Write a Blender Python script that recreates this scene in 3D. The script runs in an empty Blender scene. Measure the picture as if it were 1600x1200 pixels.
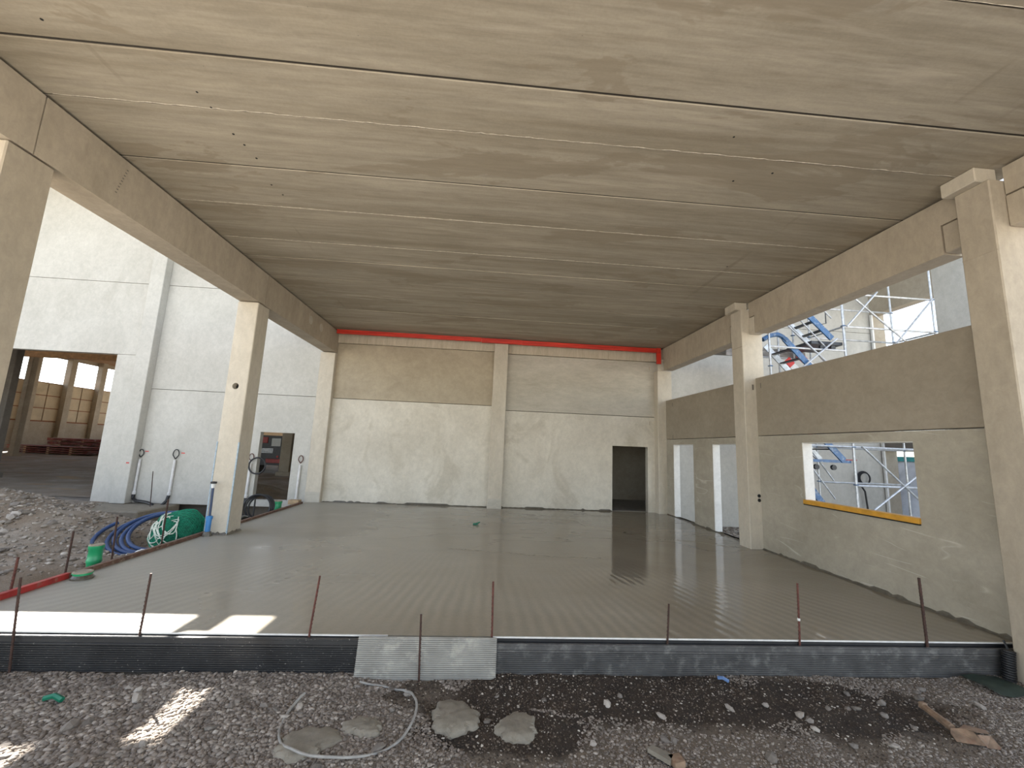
import bpy, bmesh, math, random
import numpy as np
from mathutils import Vector, Matrix
random.seed(7); rng = np.random.default_rng(7)
SC = bpy.context.scene
COL = SC.collection

# ------------------------------------------------------------------ camera
CAM_H = 1.84
F_PX = 647.5
yaw, pitch, roll = 0.0671689, 0.1518954, 0.0420377
cy, sy, cp, sp = math.cos(yaw), math.sin(yaw), math.cos(pitch), math.sin(pitch)
fwd = Vector((sy*cp, cy*cp, sp)); rgt = Vector((cy, -sy, 0)); upv = rgt.cross(fwd)
c_, s_ = math.cos(roll), math.sin(roll)
rg = c_*rgt + s_*upv; uu = -s_*rgt + c_*upv
cam = bpy.data.cameras.new('camera'); camo = bpy.data.objects.new('camera', cam); COL.objects.link(camo)
cam.sensor_fit = 'HORIZONTAL'; cam.sensor_width = 36.0; cam.lens = 36.0*F_PX/1600.0
cam.clip_start = 0.05; cam.clip_end = 500
m = Matrix(((rg.x, uu.x, -fwd.x, 0), (rg.y, uu.y, -fwd.y, 0), (rg.z, uu.z, -fwd.z, CAM_H), (0, 0, 0, 1)))
camo.matrix_world = m
SC.camera = camo

# ------------------------------------------------------------------ light
SUN_EL = math.radians(38.7); SUN_AZ = math.radians(-45)      # sun stands behind and to the left of the hall
sun_dir = Vector((math.sin(SUN_AZ)*math.cos(SUN_EL), math.cos(SUN_AZ)*math.cos(SUN_EL), math.sin(SUN_EL)))
w = bpy.data.worlds.new('World'); SC.world = w; w.use_nodes = True
nt = w.node_tree; nt.nodes.clear()
sky = nt.nodes.new('ShaderNodeTexSky'); sky.sky_type = 'NISHITA'; sky.sun_disc = False
sky.sun_elevation = SUN_EL; sky.sun_rotation = SUN_AZ % (2*math.pi); sky.altitude = 300; sky.air_density = 1.0; sky.dust_density = 0.3; sky.ozone_density = 1.0
bg = nt.nodes.new('ShaderNodeBackground'); bg.inputs['Strength'].default_value = 0.30
wo = nt.nodes.new('ShaderNodeOutputWorld')
hs = nt.nodes.new('ShaderNodeHueSaturation'); hs.inputs['Saturation'].default_value = 0.50
nt.links.new(sky.outputs[0], hs.inputs['Color']); nt.links.new(hs.outputs[0], bg.inputs[0]); nt.links.new(bg.outputs[0], wo.inputs[0])
sl = bpy.data.lights.new('sun', 'SUN'); sl.energy = 25.0; sl.angle = 0.005; sl.color = (1.0, 0.955, 0.885)
so = bpy.data.objects.new('sun', sl); COL.objects.link(so)
so.rotation_euler = (-sun_dir).to_track_quat('-Z', 'Y').to_euler(); so.location = (-20, 20, 30)
SC.view_settings.view_transform = 'Standard'; SC.view_settings.look = 'None'
SC.view_settings.exposure = 0.85; SC.view_settings.gamma = 1.0; SC.view_settings.use_curve_mapping = False
SC.cycles.max_bounces = 10; SC.cycles.diffuse_bounces = 7; SC.cycles.glossy_bounces = 4
SC.cycles.use_denoising = True
SC.cycles.sample_clamp_indirect = 8.0

# ------------------------------------------------------------------ helpers
def wpos(o):
    v = Vector(o.location)
    while o.parent: o = o.parent; v += Vector(o.location)
    return v

class MB:
    """collects shapes in world coordinates; build() links them as ONE mesh object"""
    def __init__(s): s.v = []; s.f = []
    def add(s, vs, fs):
        n = len(s.v); s.v += [tuple(map(float, p)) for p in vs]; s.f += [tuple(i+n for i in f) for f in fs]; return s
    def box(s, x0, x1, y0, y1, z0, z1, b=0.0):
        if b <= 0:
            vs = [(x, y, z) for x in (x0, x1) for y in (y0, y1) for z in (z0, z1)]
            return s.add(vs, [(0, 1, 3, 2), (4, 6, 7, 5), (0, 4, 5, 1), (2, 3, 7, 6), (0, 2, 6, 4), (1, 5, 7, 3)])
        bm = bmesh.new()
        bmesh.ops.create_cube(bm, size=1)
        for v in bm.verts: v.co = Vector(((x0+x1)/2+v.co.x*(x1-x0), (y0+y1)/2+v.co.y*(y1-y0), (z0+z1)/2+v.co.z*(z1-z0)))
        bmesh.ops.bevel(bm, geom=bm.edges[:], offset=b, segments=1, affect='EDGES')
        return s.addbm(bm)
    def addbm(s, bm):
        bm.verts.index_update()
        s.add([v.co[:] for v in bm.verts], [[v.index for v in f.verts] for f in bm.faces]); bm.free(); return s
    def prism(s, poly, axis, a, b):
        """closed 2D polygon extruded along an axis; poly coords are the two other axes in order"""
        n = len(poly)
        def mk(p, t): return {0: (t, p[0], p[1]), 1: (p[0], t, p[1]), 2: (p[0], p[1], t)}[axis]
        vs = [mk(p, a) for p in poly]+[mk(p, b) for p in poly]
        fs = [(i, (i+1) % n, n+(i+1) % n, n+i) for i in range(n)]+[tuple(range(n-1, -1, -1)), tuple(range(n, 2*n))]
        return s.add(vs, fs)
    def tube(s, pts, r, n=8, caps=True, r1=None, closed=False):
        pts = [Vector(p) for p in pts]; k = len(pts); vs = []; fs = []
        t0 = (pts[1]-pts[0]).normalized()
        u = t0.orthogonal().normalized()
        for i, p in enumerate(pts):
            if closed: t = (pts[(i+1) % k]-pts[i-1]).normalized()
            else: t = (pts[min(i+1, k-1)]-pts[max(i-1, 0)]).normalized()
            u = (u-t*u.dot(t)).normalized(); w_ = t.cross(u)
            rr = r if r1 is None else r+(r1-r)*i/(k-1)
            for j in range(n):
                a = 2*math.pi*j/n; vs.append(p+rr*(math.cos(a)*u+math.sin(a)*w_))
        for i in range(k if closed else k-1):
            i2 = (i+1) % k
            for j in range(n):
                fs.append((i*n+j, i*n+(j+1) % n, i2*n+(j+1) % n, i2*n+j))
        if caps and not closed:
            fs.append(tuple(range(n-1, -1, -1))); fs.append(tuple(range((k-1)*n, k*n)))
        return s.add(vs, fs)
    def lathe(s, prof, c, n=20, axis='Z'):
        vs = []; fs = []
        for r, h in prof:
            for j in range(n):
                a = 2*math.pi*j/n
                p = (r*math.cos(a), r*math.sin(a), h)
                if axis == 'X': p = (h, p[0], p[1])
                if axis == 'Y': p = (p[0], h, p[1])
                vs.append((c[0]+p[0], c[1]+p[1], c[2]+p[2]))
        for i in range(len(prof)-1):
            for j in range(n): fs.append((i*n+j, i*n+(j+1) % n, (i+1)*n+(j+1) % n, (i+1)*n+j))
        if prof[0][0] > 1e-6: fs.append(tuple(range(n-1, -1, -1)))
        if prof[-1][0] > 1e-6: fs.append(tuple(range((len(prof)-1)*n, len(prof)*n)))
        return s.add(vs, fs)
    def holed(s, us, zs, holes, axis, a, b):
        """slab with rectangular holes: grid cuts us x zs, holes = set of (i,j) cells left out; axis = thickness axis (0 or 1)"""
        nu, nz = len(us)-1, len(zs)-1
        def P(u, z, t): return (t, u, z) if axis == 0 else (u, t, z)
        def solid(i, j): return 0 <= i < nu and 0 <= j < nz and (i, j) not in holes
        for i in range(nu):
            for j in range(nz):
                if not solid(i, j): continue
                u0, u1, z0, z1 = us[i], us[i+1], zs[j], zs[j+1]
                for t in (a, b): s.add([P(u0, z0, t), P(u1, z0, t), P(u1, z1, t), P(u0, z1, t)], [(0, 1, 2, 3)])
                if not solid(i-1, j): s.add([P(u0, z0, a), P(u0, z0, b), P(u0, z1, b), P(u0, z1, a)], [(0, 1, 2, 3)])
                if not solid(i+1, j): s.add([P(u1, z0, a), P(u1, z0, b), P(u1, z1, b), P(u1, z1, a)], [(0, 1, 2, 3)])
                if not solid(i, j-1): s.add([P(u0, z0, a), P(u1, z0, a), P(u1, z0, b), P(u0, z0, b)], [(0, 1, 2, 3)])
                if not solid(i, j+1): s.add([P(u0, z1, a), P(u1, z1, a), P(u1, z1, b), P(u0, z1, b)], [(0, 1, 2, 3)])
        return s
    def build(s, name, mat, parent=None, smooth=False, origin=None):
        a = np.array(s.v)
        if origin is None:
            lo, hi = a.min(0), a.max(0); origin = ((lo[0]+hi[0])/2, (lo[1]+hi[1])/2, lo[2])
        origin = Vector(origin)
        me = bpy.data.meshes.new(name)
        me.from_pydata((a-np.array(origin)).tolist(), [], s.f)
        bm = bmesh.new(); bm.from_mesh(me)
        bmesh.ops.remove_doubles(bm, verts=bm.verts[:], dist=1e-5)
        bmesh.ops.recalc_face_normals(bm, faces=bm.faces[:]); bm.to_mesh(me); bm.free()
        if smooth:
            me.polygons.foreach_set('use_smooth', [True]*len(me.polygons))
            me.set_sharp_from_angle(angle=math.radians(40))
        if mat: me.materials.append(mat)
        return link(name, me, origin, parent)

def link(name, data, loc, parent=None):
    o = bpy.data.objects.new(name, data); COL.objects.link(o)
    o.location = loc
    if parent is not None:
        o.parent = parent; o.location = Vector(loc)-wpos(parent)
    return o
def tag(o, label=None, cat=None, group=None, kind=None):
    if label: o['label'] = label
    if cat: o['category'] = cat
    if group: o['group'] = group
    if kind: o['kind'] = kind
    return o
def thing(name, label, cat, loc, group=None):
    return tag(link(name, None, Vector(loc)), label, cat, group)
def struct(o, label=None): return tag(o, label, None, None, 'structure')
def sroot(name, loc, label=None): return struct(link(name, None, Vector(loc)), label)
def boolean_cut(o, cutters):
    for cb in cutters:
        cm = cb.build('cutter', None)
        md = o.modifiers.new('b', 'BOOLEAN'); md.object = cm; md.operation = 'DIFFERENCE'; md.solver = 'EXACT'
        dg = bpy.context.evaluated_depsgraph_get()
        me = bpy.data.meshes.new_from_object(o.evaluated_get(dg))
        o.modifiers.clear(); o.data = me
        bpy.data.objects.remove(cm, do_unlink=True)

def vnoise(x, y, scale, seed):
    r = np.random.default_rng(seed); g = r.random((256, 256))
    x = np.asarray(x, float)/scale+100.3; y = np.asarray(y, float)/scale+100.7
    xi = np.floor(x).astype(int); yi = np.floor(y).astype(int); fx = x-xi; fy = y-yi
    fx = fx*fx*(3-2*fx); fy = fy*fy*(3-2*fy)
    q = lambda a, b: g[a % 256, b % 256]
    return (q(xi, yi)*(1-fx)+q(xi+1, yi)*fx)*(1-fy)+(q(xi, yi+1)*(1-fx)+q(xi+1, yi+1)*fx)*fy-0.5

# ------------------------------------------------------------------ materials
class NT:
    def __init__(s, name):
        s.m = bpy.data.materials.new(name); s.m.use_nodes = True; s.t = s.m.node_tree; s.t.nodes.clear()
        s.out = s.n('ShaderNodeOutputMaterial'); s.b = s.n('ShaderNodeBsdfPrincipled'); s.l(s.b.outputs[0], s.out.inputs[0])
        s.geo = s.n('ShaderNodeNewGeometry'); s.pos = s.geo.outputs['Position']
    def n(s, k, **kw):
        x = s.t.nodes.new(k)
        for a, v in kw.items(): setattr(x, a, v)
        return x
    def l(s, a, b): s.t.links.new(a, b)
    def val(s, inp, v):
        if hasattr(v, 'links') or hasattr(v, 'is_linked'): s.l(v, inp)
        else: inp.default_value = v
    def mapv(s, sc=(1, 1, 1), rot=(0, 0, 0), loc=(0, 0, 0), src=None):
        x = s.n('ShaderNodeMapping'); s.l(src or s.pos, x.inputs[0])
        x.inputs['Scale'].default_value = sc; x.inputs['Rotation'].default_value = rot; x.inputs['Location'].default_value = loc
        return x.outputs[0]
    def noise(s, vec, scale=1, detail=4, rough=0.55, dist=0.0):
        x = s.n('ShaderNodeTexNoise'); s.l(vec, x.inputs['Vector'])
        x.inputs['Scale'].default_value = scale; x.inputs['Detail'].default_value = detail; x.inputs['Roughness'].default_value = rough; x.inputs['Distortion'].default_value = dist
        return x.outputs['Fac']
    def ramp(s, fac, stops):
        x = s.n('ShaderNodeValToRGB'); s.l(fac, x.inputs[0]); e = x.color_ramp.elements
        while len(e) < len(stops): e.new(0.5)
        for i, (p, c) in enumerate(stops):
            e[i].position = p; e[i].color = (c, c, c, 1) if isinstance(c, (int, float)) else (*c, 1)
        return x.outputs[0]
    def mix(s, a, b, fac, mode='MIX'):
        x = s.n('ShaderNodeMix', data_type='RGBA', blend_type=mode)
        s.val(x.inputs[0], fac); 
        for i, v in ((6, a), (7, b)):
            if isinstance(v, tuple): x.inputs[i].default_value = (*v, 1)
            else: s.l(v, x.inputs[i])
        return x.outputs[2]
    def math(s, op, a, b=0.0, clamp=False):
        x = s.n('ShaderNodeMath', operation=op, use_clamp=clamp); s.val(x.inputs[0], a); s.val(x.inputs[1], b); return x.outputs[0]
    def sep(s, v=None):
        x = s.n('ShaderNodeSeparateXYZ'); s.l(v or s.pos, x.inputs[0]); return x.outputs
    def bump(s, h, strength=0.2, dist=0.01):
        x = s.n('ShaderNodeBump'); s.l(h, x.inputs['Height']); x.inputs['Strength'].default_value = strength; x.inputs['Distance'].default_value = dist
        s.l(x.outputs[0], s.b.inputs['Normal']); return x
    def col(s, c): s.val(s.b.inputs['Base Color'], c if not isinstance(c, tuple) else (*c, 1))
    def rough(s, r): s.val(s.b.inputs['Roughness'], r)

def concrete(name, light, dark, stain=None, streak=(1, 1, 1), scale=0.9, contrast=(0.3, 0.7), rough=0.85, bump=0.15, streak_amt=0.35, fine=0.12, stain_at=0.62, stain_amt=0.6, vary=0.0, pits=True):
    k = NT(name)
    n1 = k.noise(k.mapv(streak), scale, 6, 0.6, 0.3)
    c = k.ramp(n1, [(contrast[0], dark), (contrast[1], light)])
    n2 = k.noise(k.mapv(tuple(a*3.1 for a in streak), loc=(3, 5, 7)), scale*2.2, 5, 0.65)
    c = k.mix(c, k.ramp(n2, [(0.32, 0.72), (0.62, 1.0)]), streak_amt, 'MULTIPLY')
    if stain:
        n3 = k.noise(k.mapv(streak, loc=(11, 2, 9)), scale*0.8, 7, 0.62, 0.8)
        c = k.mix(c, stain, k.math('MULTIPLY', k.ramp(n3, [(stain_at-0.03, 0.0), (stain_at+0.06, 1.0)]), stain_amt))
    n5 = k.noise(k.mapv(tuple(a**.5 for a in streak), loc=(7, 1, 4)), 8.5, 8, 0.75, 0.6)
    c = k.mix(c, k.ramp(n5, [(0.36, 0.74), (0.62, 1.04)]), 0.42, 'MULTIPLY')
    n4 = k.noise(k.pos, 38, 3, 0.7)
    c = k.mix(c, k.ramp(n4, [(0.3, 0.7), (0.6, 1.0)]), fine, 'MULTIPLY')
    hgt = k.noise(k.pos, 55, 4, 0.6)
    if pits:
        v = k.n('ShaderNodeTexVoronoi'); k.l(k.pos, v.inputs['Vector']); v.inputs['Scale'].default_value = 9.0
        pm = k.ramp(v.outputs['Distance'], [(0.02, 0.0), (0.05, 1.0)])
        sel = k.ramp(k.n_sep_random(v), [(0.80, 1.0), (0.82, 0.0)])
        pm = k.math('MAXIMUM', pm, sel)
        c = k.mix((0.05, 0.045, 0.04), c, k.math('ADD', k.math('MULTIPLY', pm, 0.6), 0.4))
    if vary > 0:
        oi = k.n('ShaderNodeObjectInfo')
        f = k.math('ADD', k.math('MULTIPLY', oi.outputs['Random'], vary), 1.0-vary/2)
        hs = k.n('ShaderNodeHueSaturation'); k.l(c, hs.inputs['Color']); k.l(f, hs.inputs['Value']); c = hs.outputs[0]
    k.col(c); k.rough(rough); k.bump(hgt, bump, 0.004)
    k.c = c
    return k
def _nsr(self, v):
    x = self.n('ShaderNodeSeparateColor'); self.l(v.outputs['Color'], x.inputs[0]); return x.outputs[0]
NT.n_sep_random = _nsr

def plain(name, c, rough=0.5, metal=0.0, var=0.15, scale=8, bump=0.0, dirt=None, spec=None):
    k = NT(name)
    n1 = k.noise(k.pos, scale, 4, 0.6)
    cc = k.mix(c, k.ramp(n1, [(0.3, 1.0-2*var), (0.65, 1.0)]), 1.0, 'MULTIPLY')
    if dirt:
        n2 = k.noise(k.mapv(loc=(4, 4, 4)), scale*1.7, 6, 0.7)
        cc = k.mix(cc, dirt, k.ramp(n2, [(0.52, 0.0), (0.7, 0.8)]))
    k.col(cc); k.rough(rough); k.b.inputs['Metallic'].default_value = metal
    if spec is not None: k.b.inputs['Specular IOR Level'].default_value = spec
    if bump: k.bump(k.noise(k.pos, scale*6, 3), bump, 0.003)
    return k.m

# ceiling: cast slabs with streaks along X, brown patches and marks of the formwork
k = concrete('ceiling_concrete', (0.47, 0.415, 0.33), (0.33, 0.283, 0.212), (0.25, 0.208, 0.15), (0.10, 1.5, 1), 1.8, (0.32, 0.68), 0.8, 0.14, 0.7, 0.25, 0.57, 0.5, 0.08)
xyz = k.sep()
pn = k.noise(k.mapv((0.40, 1.25, 1), loc=(4, 9, 0)), 1.0, 6, 0.6, 0.5)
k.c = k.mix(k.c, (0.245, 0.20, 0.142), k.ramp(pn, [(0.565, 0.0), (0.585, 0.5)]))
pale = k.noise(k.mapv((0.16, 1.8, 1), loc=(1, 3, 0)), 2.6, 6, 0.65, 0.3)
k.c = k.mix(k.c, (0.56, 0.49, 0.40), k.ramp(pale, [(0.56, 0.0), (0.70, 0.40)]))
marks = None
for x0, wd in ((-3.72, 0.03), (-3.25, 0.02), (4.35, 0.05), (4.95, 0.03)):
    d = k.math('ABSOLUTE', k.math('SUBTRACT', xyz[0], x0))
    mk_ = k.ramp(k.math('DIVIDE', d, wd), [(0.5, 1.0), (1.0, 0.0)])
    marks = mk_ if marks is None else k.math('MAXIMUM', marks, mk_)
brk = k.ramp(k.noise(k.mapv((2, 0.6, 1)), 1.2, 3), [(0.56, 0.0), (0.66, 0.35)])
cc = k.mix(k.c, (0.19, 0.16, 0.12), k.math('MULTIPLY', marks, brk))
k.col(cc)
M_CEIL = k.m
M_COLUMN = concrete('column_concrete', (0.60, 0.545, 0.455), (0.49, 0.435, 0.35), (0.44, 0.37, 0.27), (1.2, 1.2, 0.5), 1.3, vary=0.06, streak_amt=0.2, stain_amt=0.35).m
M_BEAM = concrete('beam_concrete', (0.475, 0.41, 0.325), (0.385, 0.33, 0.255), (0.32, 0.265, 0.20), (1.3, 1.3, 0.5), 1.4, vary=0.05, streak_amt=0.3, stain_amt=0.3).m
M_PALE_BEAM = concrete('pale_beam_concrete', (0.60, 0.53, 0.42), (0.47, 0.40, 0.30), None, (2.5, 1, 0.2), 3, streak_amt=0.5).m
M_BACK_LOW = concrete('back_panel_lower', (0.70, 0.655, 0.565), (0.58, 0.535, 0.45), (0.43, 0.385, 0.30), (1, 1, 0.8), 1.0, stain_at=0.58, stain_amt=0.5, streak_amt=0.25).m
M_BACK_UP = concrete('back_panel_upper', (0.47, 0.405, 0.305), (0.38, 0.32, 0.235), (0.31, 0.26, 0.19), (0.7, 1, 0.8), 1.0, stain_amt=0.4, streak_amt=0.3).m
M_BACK_UP2 = concrete('back_panel_upper_right', (0.56, 0.525, 0.455), (0.45, 0.41, 0.34), (0.36, 0.33, 0.27), (0.4, 1, 1.6), 0.9, stain_amt=0.4, streak_amt=0.35).m
M_OUT = concrete('outer_wall_concrete', (0.545, 0.528, 0.482), (0.46, 0.443, 0.398), (0.36, 0.342, 0.298), (1.1, 1, 0.7), 0.9, stain_at=0.66, stain_amt=0.4, streak_amt=0.18).m
# right wall: smooth grey-brown with pale scratches on the lower panels
k = concrete('right_panel_upper', (0.36, 0.312, 0.245), (0.295, 0.252, 0.195), (0.25, 0.21, 0.158), (1, 0.8, 1), 1.1, stain_amt=0.3, streak_amt=0.2)
M_RIGHT_UP = k.m
k = concrete('right_panel_lower', (0.46, 0.42, 0.345), (0.345, 0.31, 0.245), (0.28, 0.248, 0.19), (1, 0.7, 0.9), 1.1, stain_amt=0.35, streak_amt=0.25)
scr = None
for rot, sc, th in ((0.5, (1, 0.35, 2.2), 0.006), (-0.9, (1, 0.4, 2.0), 0.005), (1.25, (1, 0.3, 1.8), 0.005)):
    nn = k.noise(k.mapv(sc, (rot, 0, 0), (rot*9, 3, 1)), 0.9, 2, 0.4)
    ln = k.ramp(k.math('ABSOLUTE', k.math('SUBTRACT', nn, 0.5)), [(0.0, 1.0), (th, 0.0)])
    msk = k.ramp(k.noise(k.mapv((1, 1, 1), (0, 0, 0), (rot*5, 7, 3)), 1.4, 3), [(0.53, 0.0), (0.62, 1.0)])
    ln = k.math('MULTIPLY', ln, msk)
    scr = ln if scr is None else k.math('MAXIMUM', scr, ln)
speck = k.ramp(k.noise(k.pos, 26, 3, 0.7), [(0.70, 0.0), (0.76, 0.6)])
spm = k.ramp(k.noise(k.mapv(loc=(1, 2, 3)), 1.3, 3), [(0.5, 0.0), (0.65, 1.0)])
scr = k.math('MAXIMUM', k.math('MULTIPLY', scr, 0.55), k.math('MULTIPLY', speck, spm))
k.col(k.mix(k.c, (0.66, 0.63, 0.56), scr)); M_RIGHT_LOW = k.m
# wet screed
k = NT('wet_screed')
xyz = k.sep()
big = k.noise(k.mapv((0.35, 0.55, 1)), 1.0, 5, 0.6, 0.5)
c = k.ramp(big, [(0.3, (0.26, 0.226, 0.172)), (0.7, (0.33, 0.293, 0.232))])
# drier and paler towards the left, wetter towards the right
drx = k.n('ShaderNodeMapRange'); k.l(xyz[0], drx.inputs[0]); drx.inputs[1].default_value = -4.6; drx.inputs[2].default_value = 1.5
wet = k.math('ADD', drx.outputs[0], k.math('MULTIPLY', k.math('SUBTRACT', k.noise(k.mapv((0.5, 0.8, 1), loc=(2, 1, 0)), 1.1, 4), 0.5), 0.9), True)
c = k.mix((0.36, 0.338, 0.285), c, wet)
fine = k.noise(k.mapv((1, 1, 1)), 30, 4, 0.65)
c = k.mix(c, k.ramp(fine, [(0.3, 0.8), (0.6, 1.0)]), 0.4, 'MULTIPLY')
edge = k.noise(k.mapv((0.22, 0.6, 1), loc=(0.4, 0.2, 0)), 1.5, 3, 0.5)
ridge = k.ramp(k.math('ABSOLUTE', k.math('SUBTRACT', edge, 0.52)), [(0.0, 1.0), (0.012, 0.0)])
farm = k.n('ShaderNodeMapRange'); k.l(xyz[1], farm.inputs[0]); farm.inputs[1].default_value = 7.5; farm.inputs[2].default_value = 9.0
ridge = k.math('MULTIPLY', ridge, k.math('MULTIPLY', farm.outputs[0], wet))
c = k.mix(c, (0.12, 0.10, 0.08), k.math('MULTIPLY', ridge, 0.6))
k.col(c)
rgh = k.ramp(wet, [(0.1, 0.48), (0.5, 0.15), (0.85, 0.055)])
k.rough(rgh)
k.b.inputs['IOR'].default_value = 1.45
# trowel ridges fan out towards the front
ang = k.math('ARCTAN2', k.math('SUBTRACT', xyz[0], 0.3), k.math('SUBTRACT', 14.0, xyz[1]))
wob = k.math('MULTIPLY', k.math('SUBTRACT', k.noise(k.mapv((1, 1, 1)), 1.3, 3), 0.5), 0.014)
wv = k.math('SINE', k.math('MULTIPLY', k.math('ADD', ang, wob), 400.0))
near = k.n('ShaderNodeMapRange'); k.l(xyz[1], near.inputs[0]); near.inputs[1].default_value = 8.0; near.inputs[2].default_value = 5.6
mskn = k.math('MULTIPLY', near.outputs[0], k.ramp(k.noise(k.mapv((0.5, 0.5, 1), loc=(5, 0, 0)), 1.0, 3), [(0.35, 0.15), (0.6, 1.0)]))
c = k.mix(c, k.ramp(k.math('ADD', k.math('MULTIPLY', k.math('MULTIPLY', wv, mskn), 0.5), 0.5), [(0.0, 0.80), (1.0, 1.0)]), 0.7, 'MULTIPLY'); k.col(c)  # ridge relief shading also put into the colour, crests paler than troughs
h = k.math('MULTIPLY', k.math('MULTIPLY', wv, mskn), 0.0013)
h = k.math('ADD', h, k.math('MULTIPLY', k.noise(k.mapv((0.9, 2.0, 1)), 1.5, 2), 0.0045))
h = k.math('ADD', h, k.math('MULTIPLY', fine, 0.0003))
h = k.math('ADD', h, k.math('MULTIPLY', ridge, 0.004))
bp = k.bump(h, 0.6, 1.0)
M_SCREED = k.m
M_JOINT = plain('dark_joint_mortar', (0.05, 0.042, 0.034), 0.9)
M_PALEGROUT = plain('pale_grout', (0.56, 0.50, 0.41), 0.9, 0, 0.25, 20)
M_RIM = plain('wet_mortar', (0.13, 0.115, 0.09), 0.35, 0, 0.2, 12)
M_SCREED_SIDE = plain('slab_side', (0.3, 0.28, 0.24), 0.7)

# ground: grey gravel left, brown soil and a dark damp patch centre right
def ground_mat(name, front=True):
    k = NT(name); xyz = k.sep()
    n = k.noise(k.pos, 2.2, 6, 0.65, 0.5)
    grey = k.ramp(n, [(0.3, (0.17, 0.145, 0.12) if front else (0.26, 0.22, 0.175)), (0.7, (0.29, 0.255, 0.215) if front else (0.42, 0.365, 0.30))])
    if front:
        def blob(cx, cy_, rx, ry, sc=1.6, amt=0.9):
            dx = k.math('DIVIDE', k.math('SUBTRACT', xyz[0], cx), rx); dy = k.math('DIVIDE', k.math('SUBTRACT', xyz[1], cy_), ry)
            d = k.math('SQRT', k.math('ADD', k.math('MULTIPLY', dx, dx), k.math('MULTIPLY', dy, dy)))
            d = k.math('ADD', d, k.math('MULTIPLY', k.math('SUBTRACT', k.noise(k.mapv((1, 1.6, 1), loc=(cx, cy_, 0)), sc, 5, 0.65), 0.5), amt))
            return k.ramp(d, [(0.75, 1.0), (1.0, 0.0)])
        damp = k.math('MAXIMUM', blob(1.3, 4.05, 1.9, 0.55), k.math('MAXIMUM', blob(3.1, 3.85, 1.35, 0.5), blob(0.3, 3.6, 0.9, 0.35)))
        wm = k.n('ShaderNodeMapRange'); k.l(xyz[0], wm.inputs[0]); wm.inputs[1].default_value = -2.0; wm.inputs[2].default_value = 0.5
        grey = k.mix(grey, (0.185, 0.142, 0.102), k.math('MULTIPLY', wm.outputs[0], 0.75))
        brown = k.ramp(k.noise(k.pos, 5, 5, 0.7), [(0.3, (0.020, 0.013, 0.008)), (0.7, (0.060, 0.039, 0.024))])
        c = k.mix(grey, brown, k.math('MULTIPLY', damp, 0.95))
    else:
        br = k.ramp(k.noise(k.mapv(loc=(3, 3, 0)), 0.7, 5, 0.6), [(0.4, 0.0), (0.6, 0.8)])
        c = k.mix(grey, (0.23, 0.17, 0.115), br)
        sand = k.ramp(k.noise(k.mapv((0.6, 1.6, 1), loc=(8, 3, 0)), 0.55, 3, 0.5), [(0.60, 0.0), (0.68, 0.7)])
        c = k.mix(c, (0.42, 0.27, 0.14), sand)
    f = k.noise(k.pos, 60, 4, 0.7)
    c = k.mix(c, k.ramp(f, [(0.3, 0.55), (0.65, 1.0)]), 0.8, 'MULTIPLY')
    k.col(c); k.rough(0.95); k.bump(k.math('ADD', f, k.math('MULTIPLY', k.noise(k.pos, 22, 4, 0.7), 1.5)), 0.6, 0.02)
    return k.m
M_OUTGR = plain('pale_open_gravel', (0.41, 0.38, 0.335), 0.95, 0, 0.12, 1.5)
M_GROUND = ground_mat('gravel_ground'); M_YARD = ground_mat('yard_soil', False)
def stone_mat(name, stops):
    k = NT(name)
    c = k.ramp(k.geo.outputs['Random Per Island'], stops)
    n = k.noise(k.pos, 45, 4, 0.7)
    c = k.mix(c, k.ramp(n, [(0.3, 0.65), (0.65, 1.0)]), 0.7, 'MULTIPLY')
    k.col(c); k.rough(0.9); k.bump(n, 0.3, 0.005); return k.m
M_STONE = stone_mat('gravel_stones', [(0.0, (0.15, 0.122, 0.098)), (0.5, (0.24, 0.20, 0.165)), (0.85, (0.32, 0.275, 0.23)), (1.0, (0.48, 0.42, 0.36))])
M_STONE_PALE = stone_mat('rubble', [(0.0, (0.17, 0.145, 0.12)), (0.5, (0.30, 0.26, 0.215)), (0.85, (0.40, 0.35, 0.295)), (1.0, (0.56, 0.50, 0.43))])
M_STONE_BROWN = stone_mat('soil_stones', [(0.0, (0.04, 0.028, 0.02)), (0.6, (0.10, 0.072, 0.05)), (0.85, (0.22, 0.18, 0.14)), (1.0, (0.60, 0.54, 0.46))])
k = NT('single_stone'); oi = k.n('ShaderNodeObjectInfo')
c = k.ramp(oi.outputs['Random'], [(0.0, (0.15, 0.128, 0.108)), (0.7, (0.25, 0.22, 0.19)), (1.0, (0.48, 0.43, 0.375))])
n = k.noise(k.pos, 40, 4, 0.7); k.col(k.mix(c, k.ramp(n, [(0.3, 0.65), (0.65, 1.0)]), 0.7, 'MULTIPLY')); k.rough(0.9); k.bump(n, 0.3, 0.005)
M_ROCK = k.m

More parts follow.
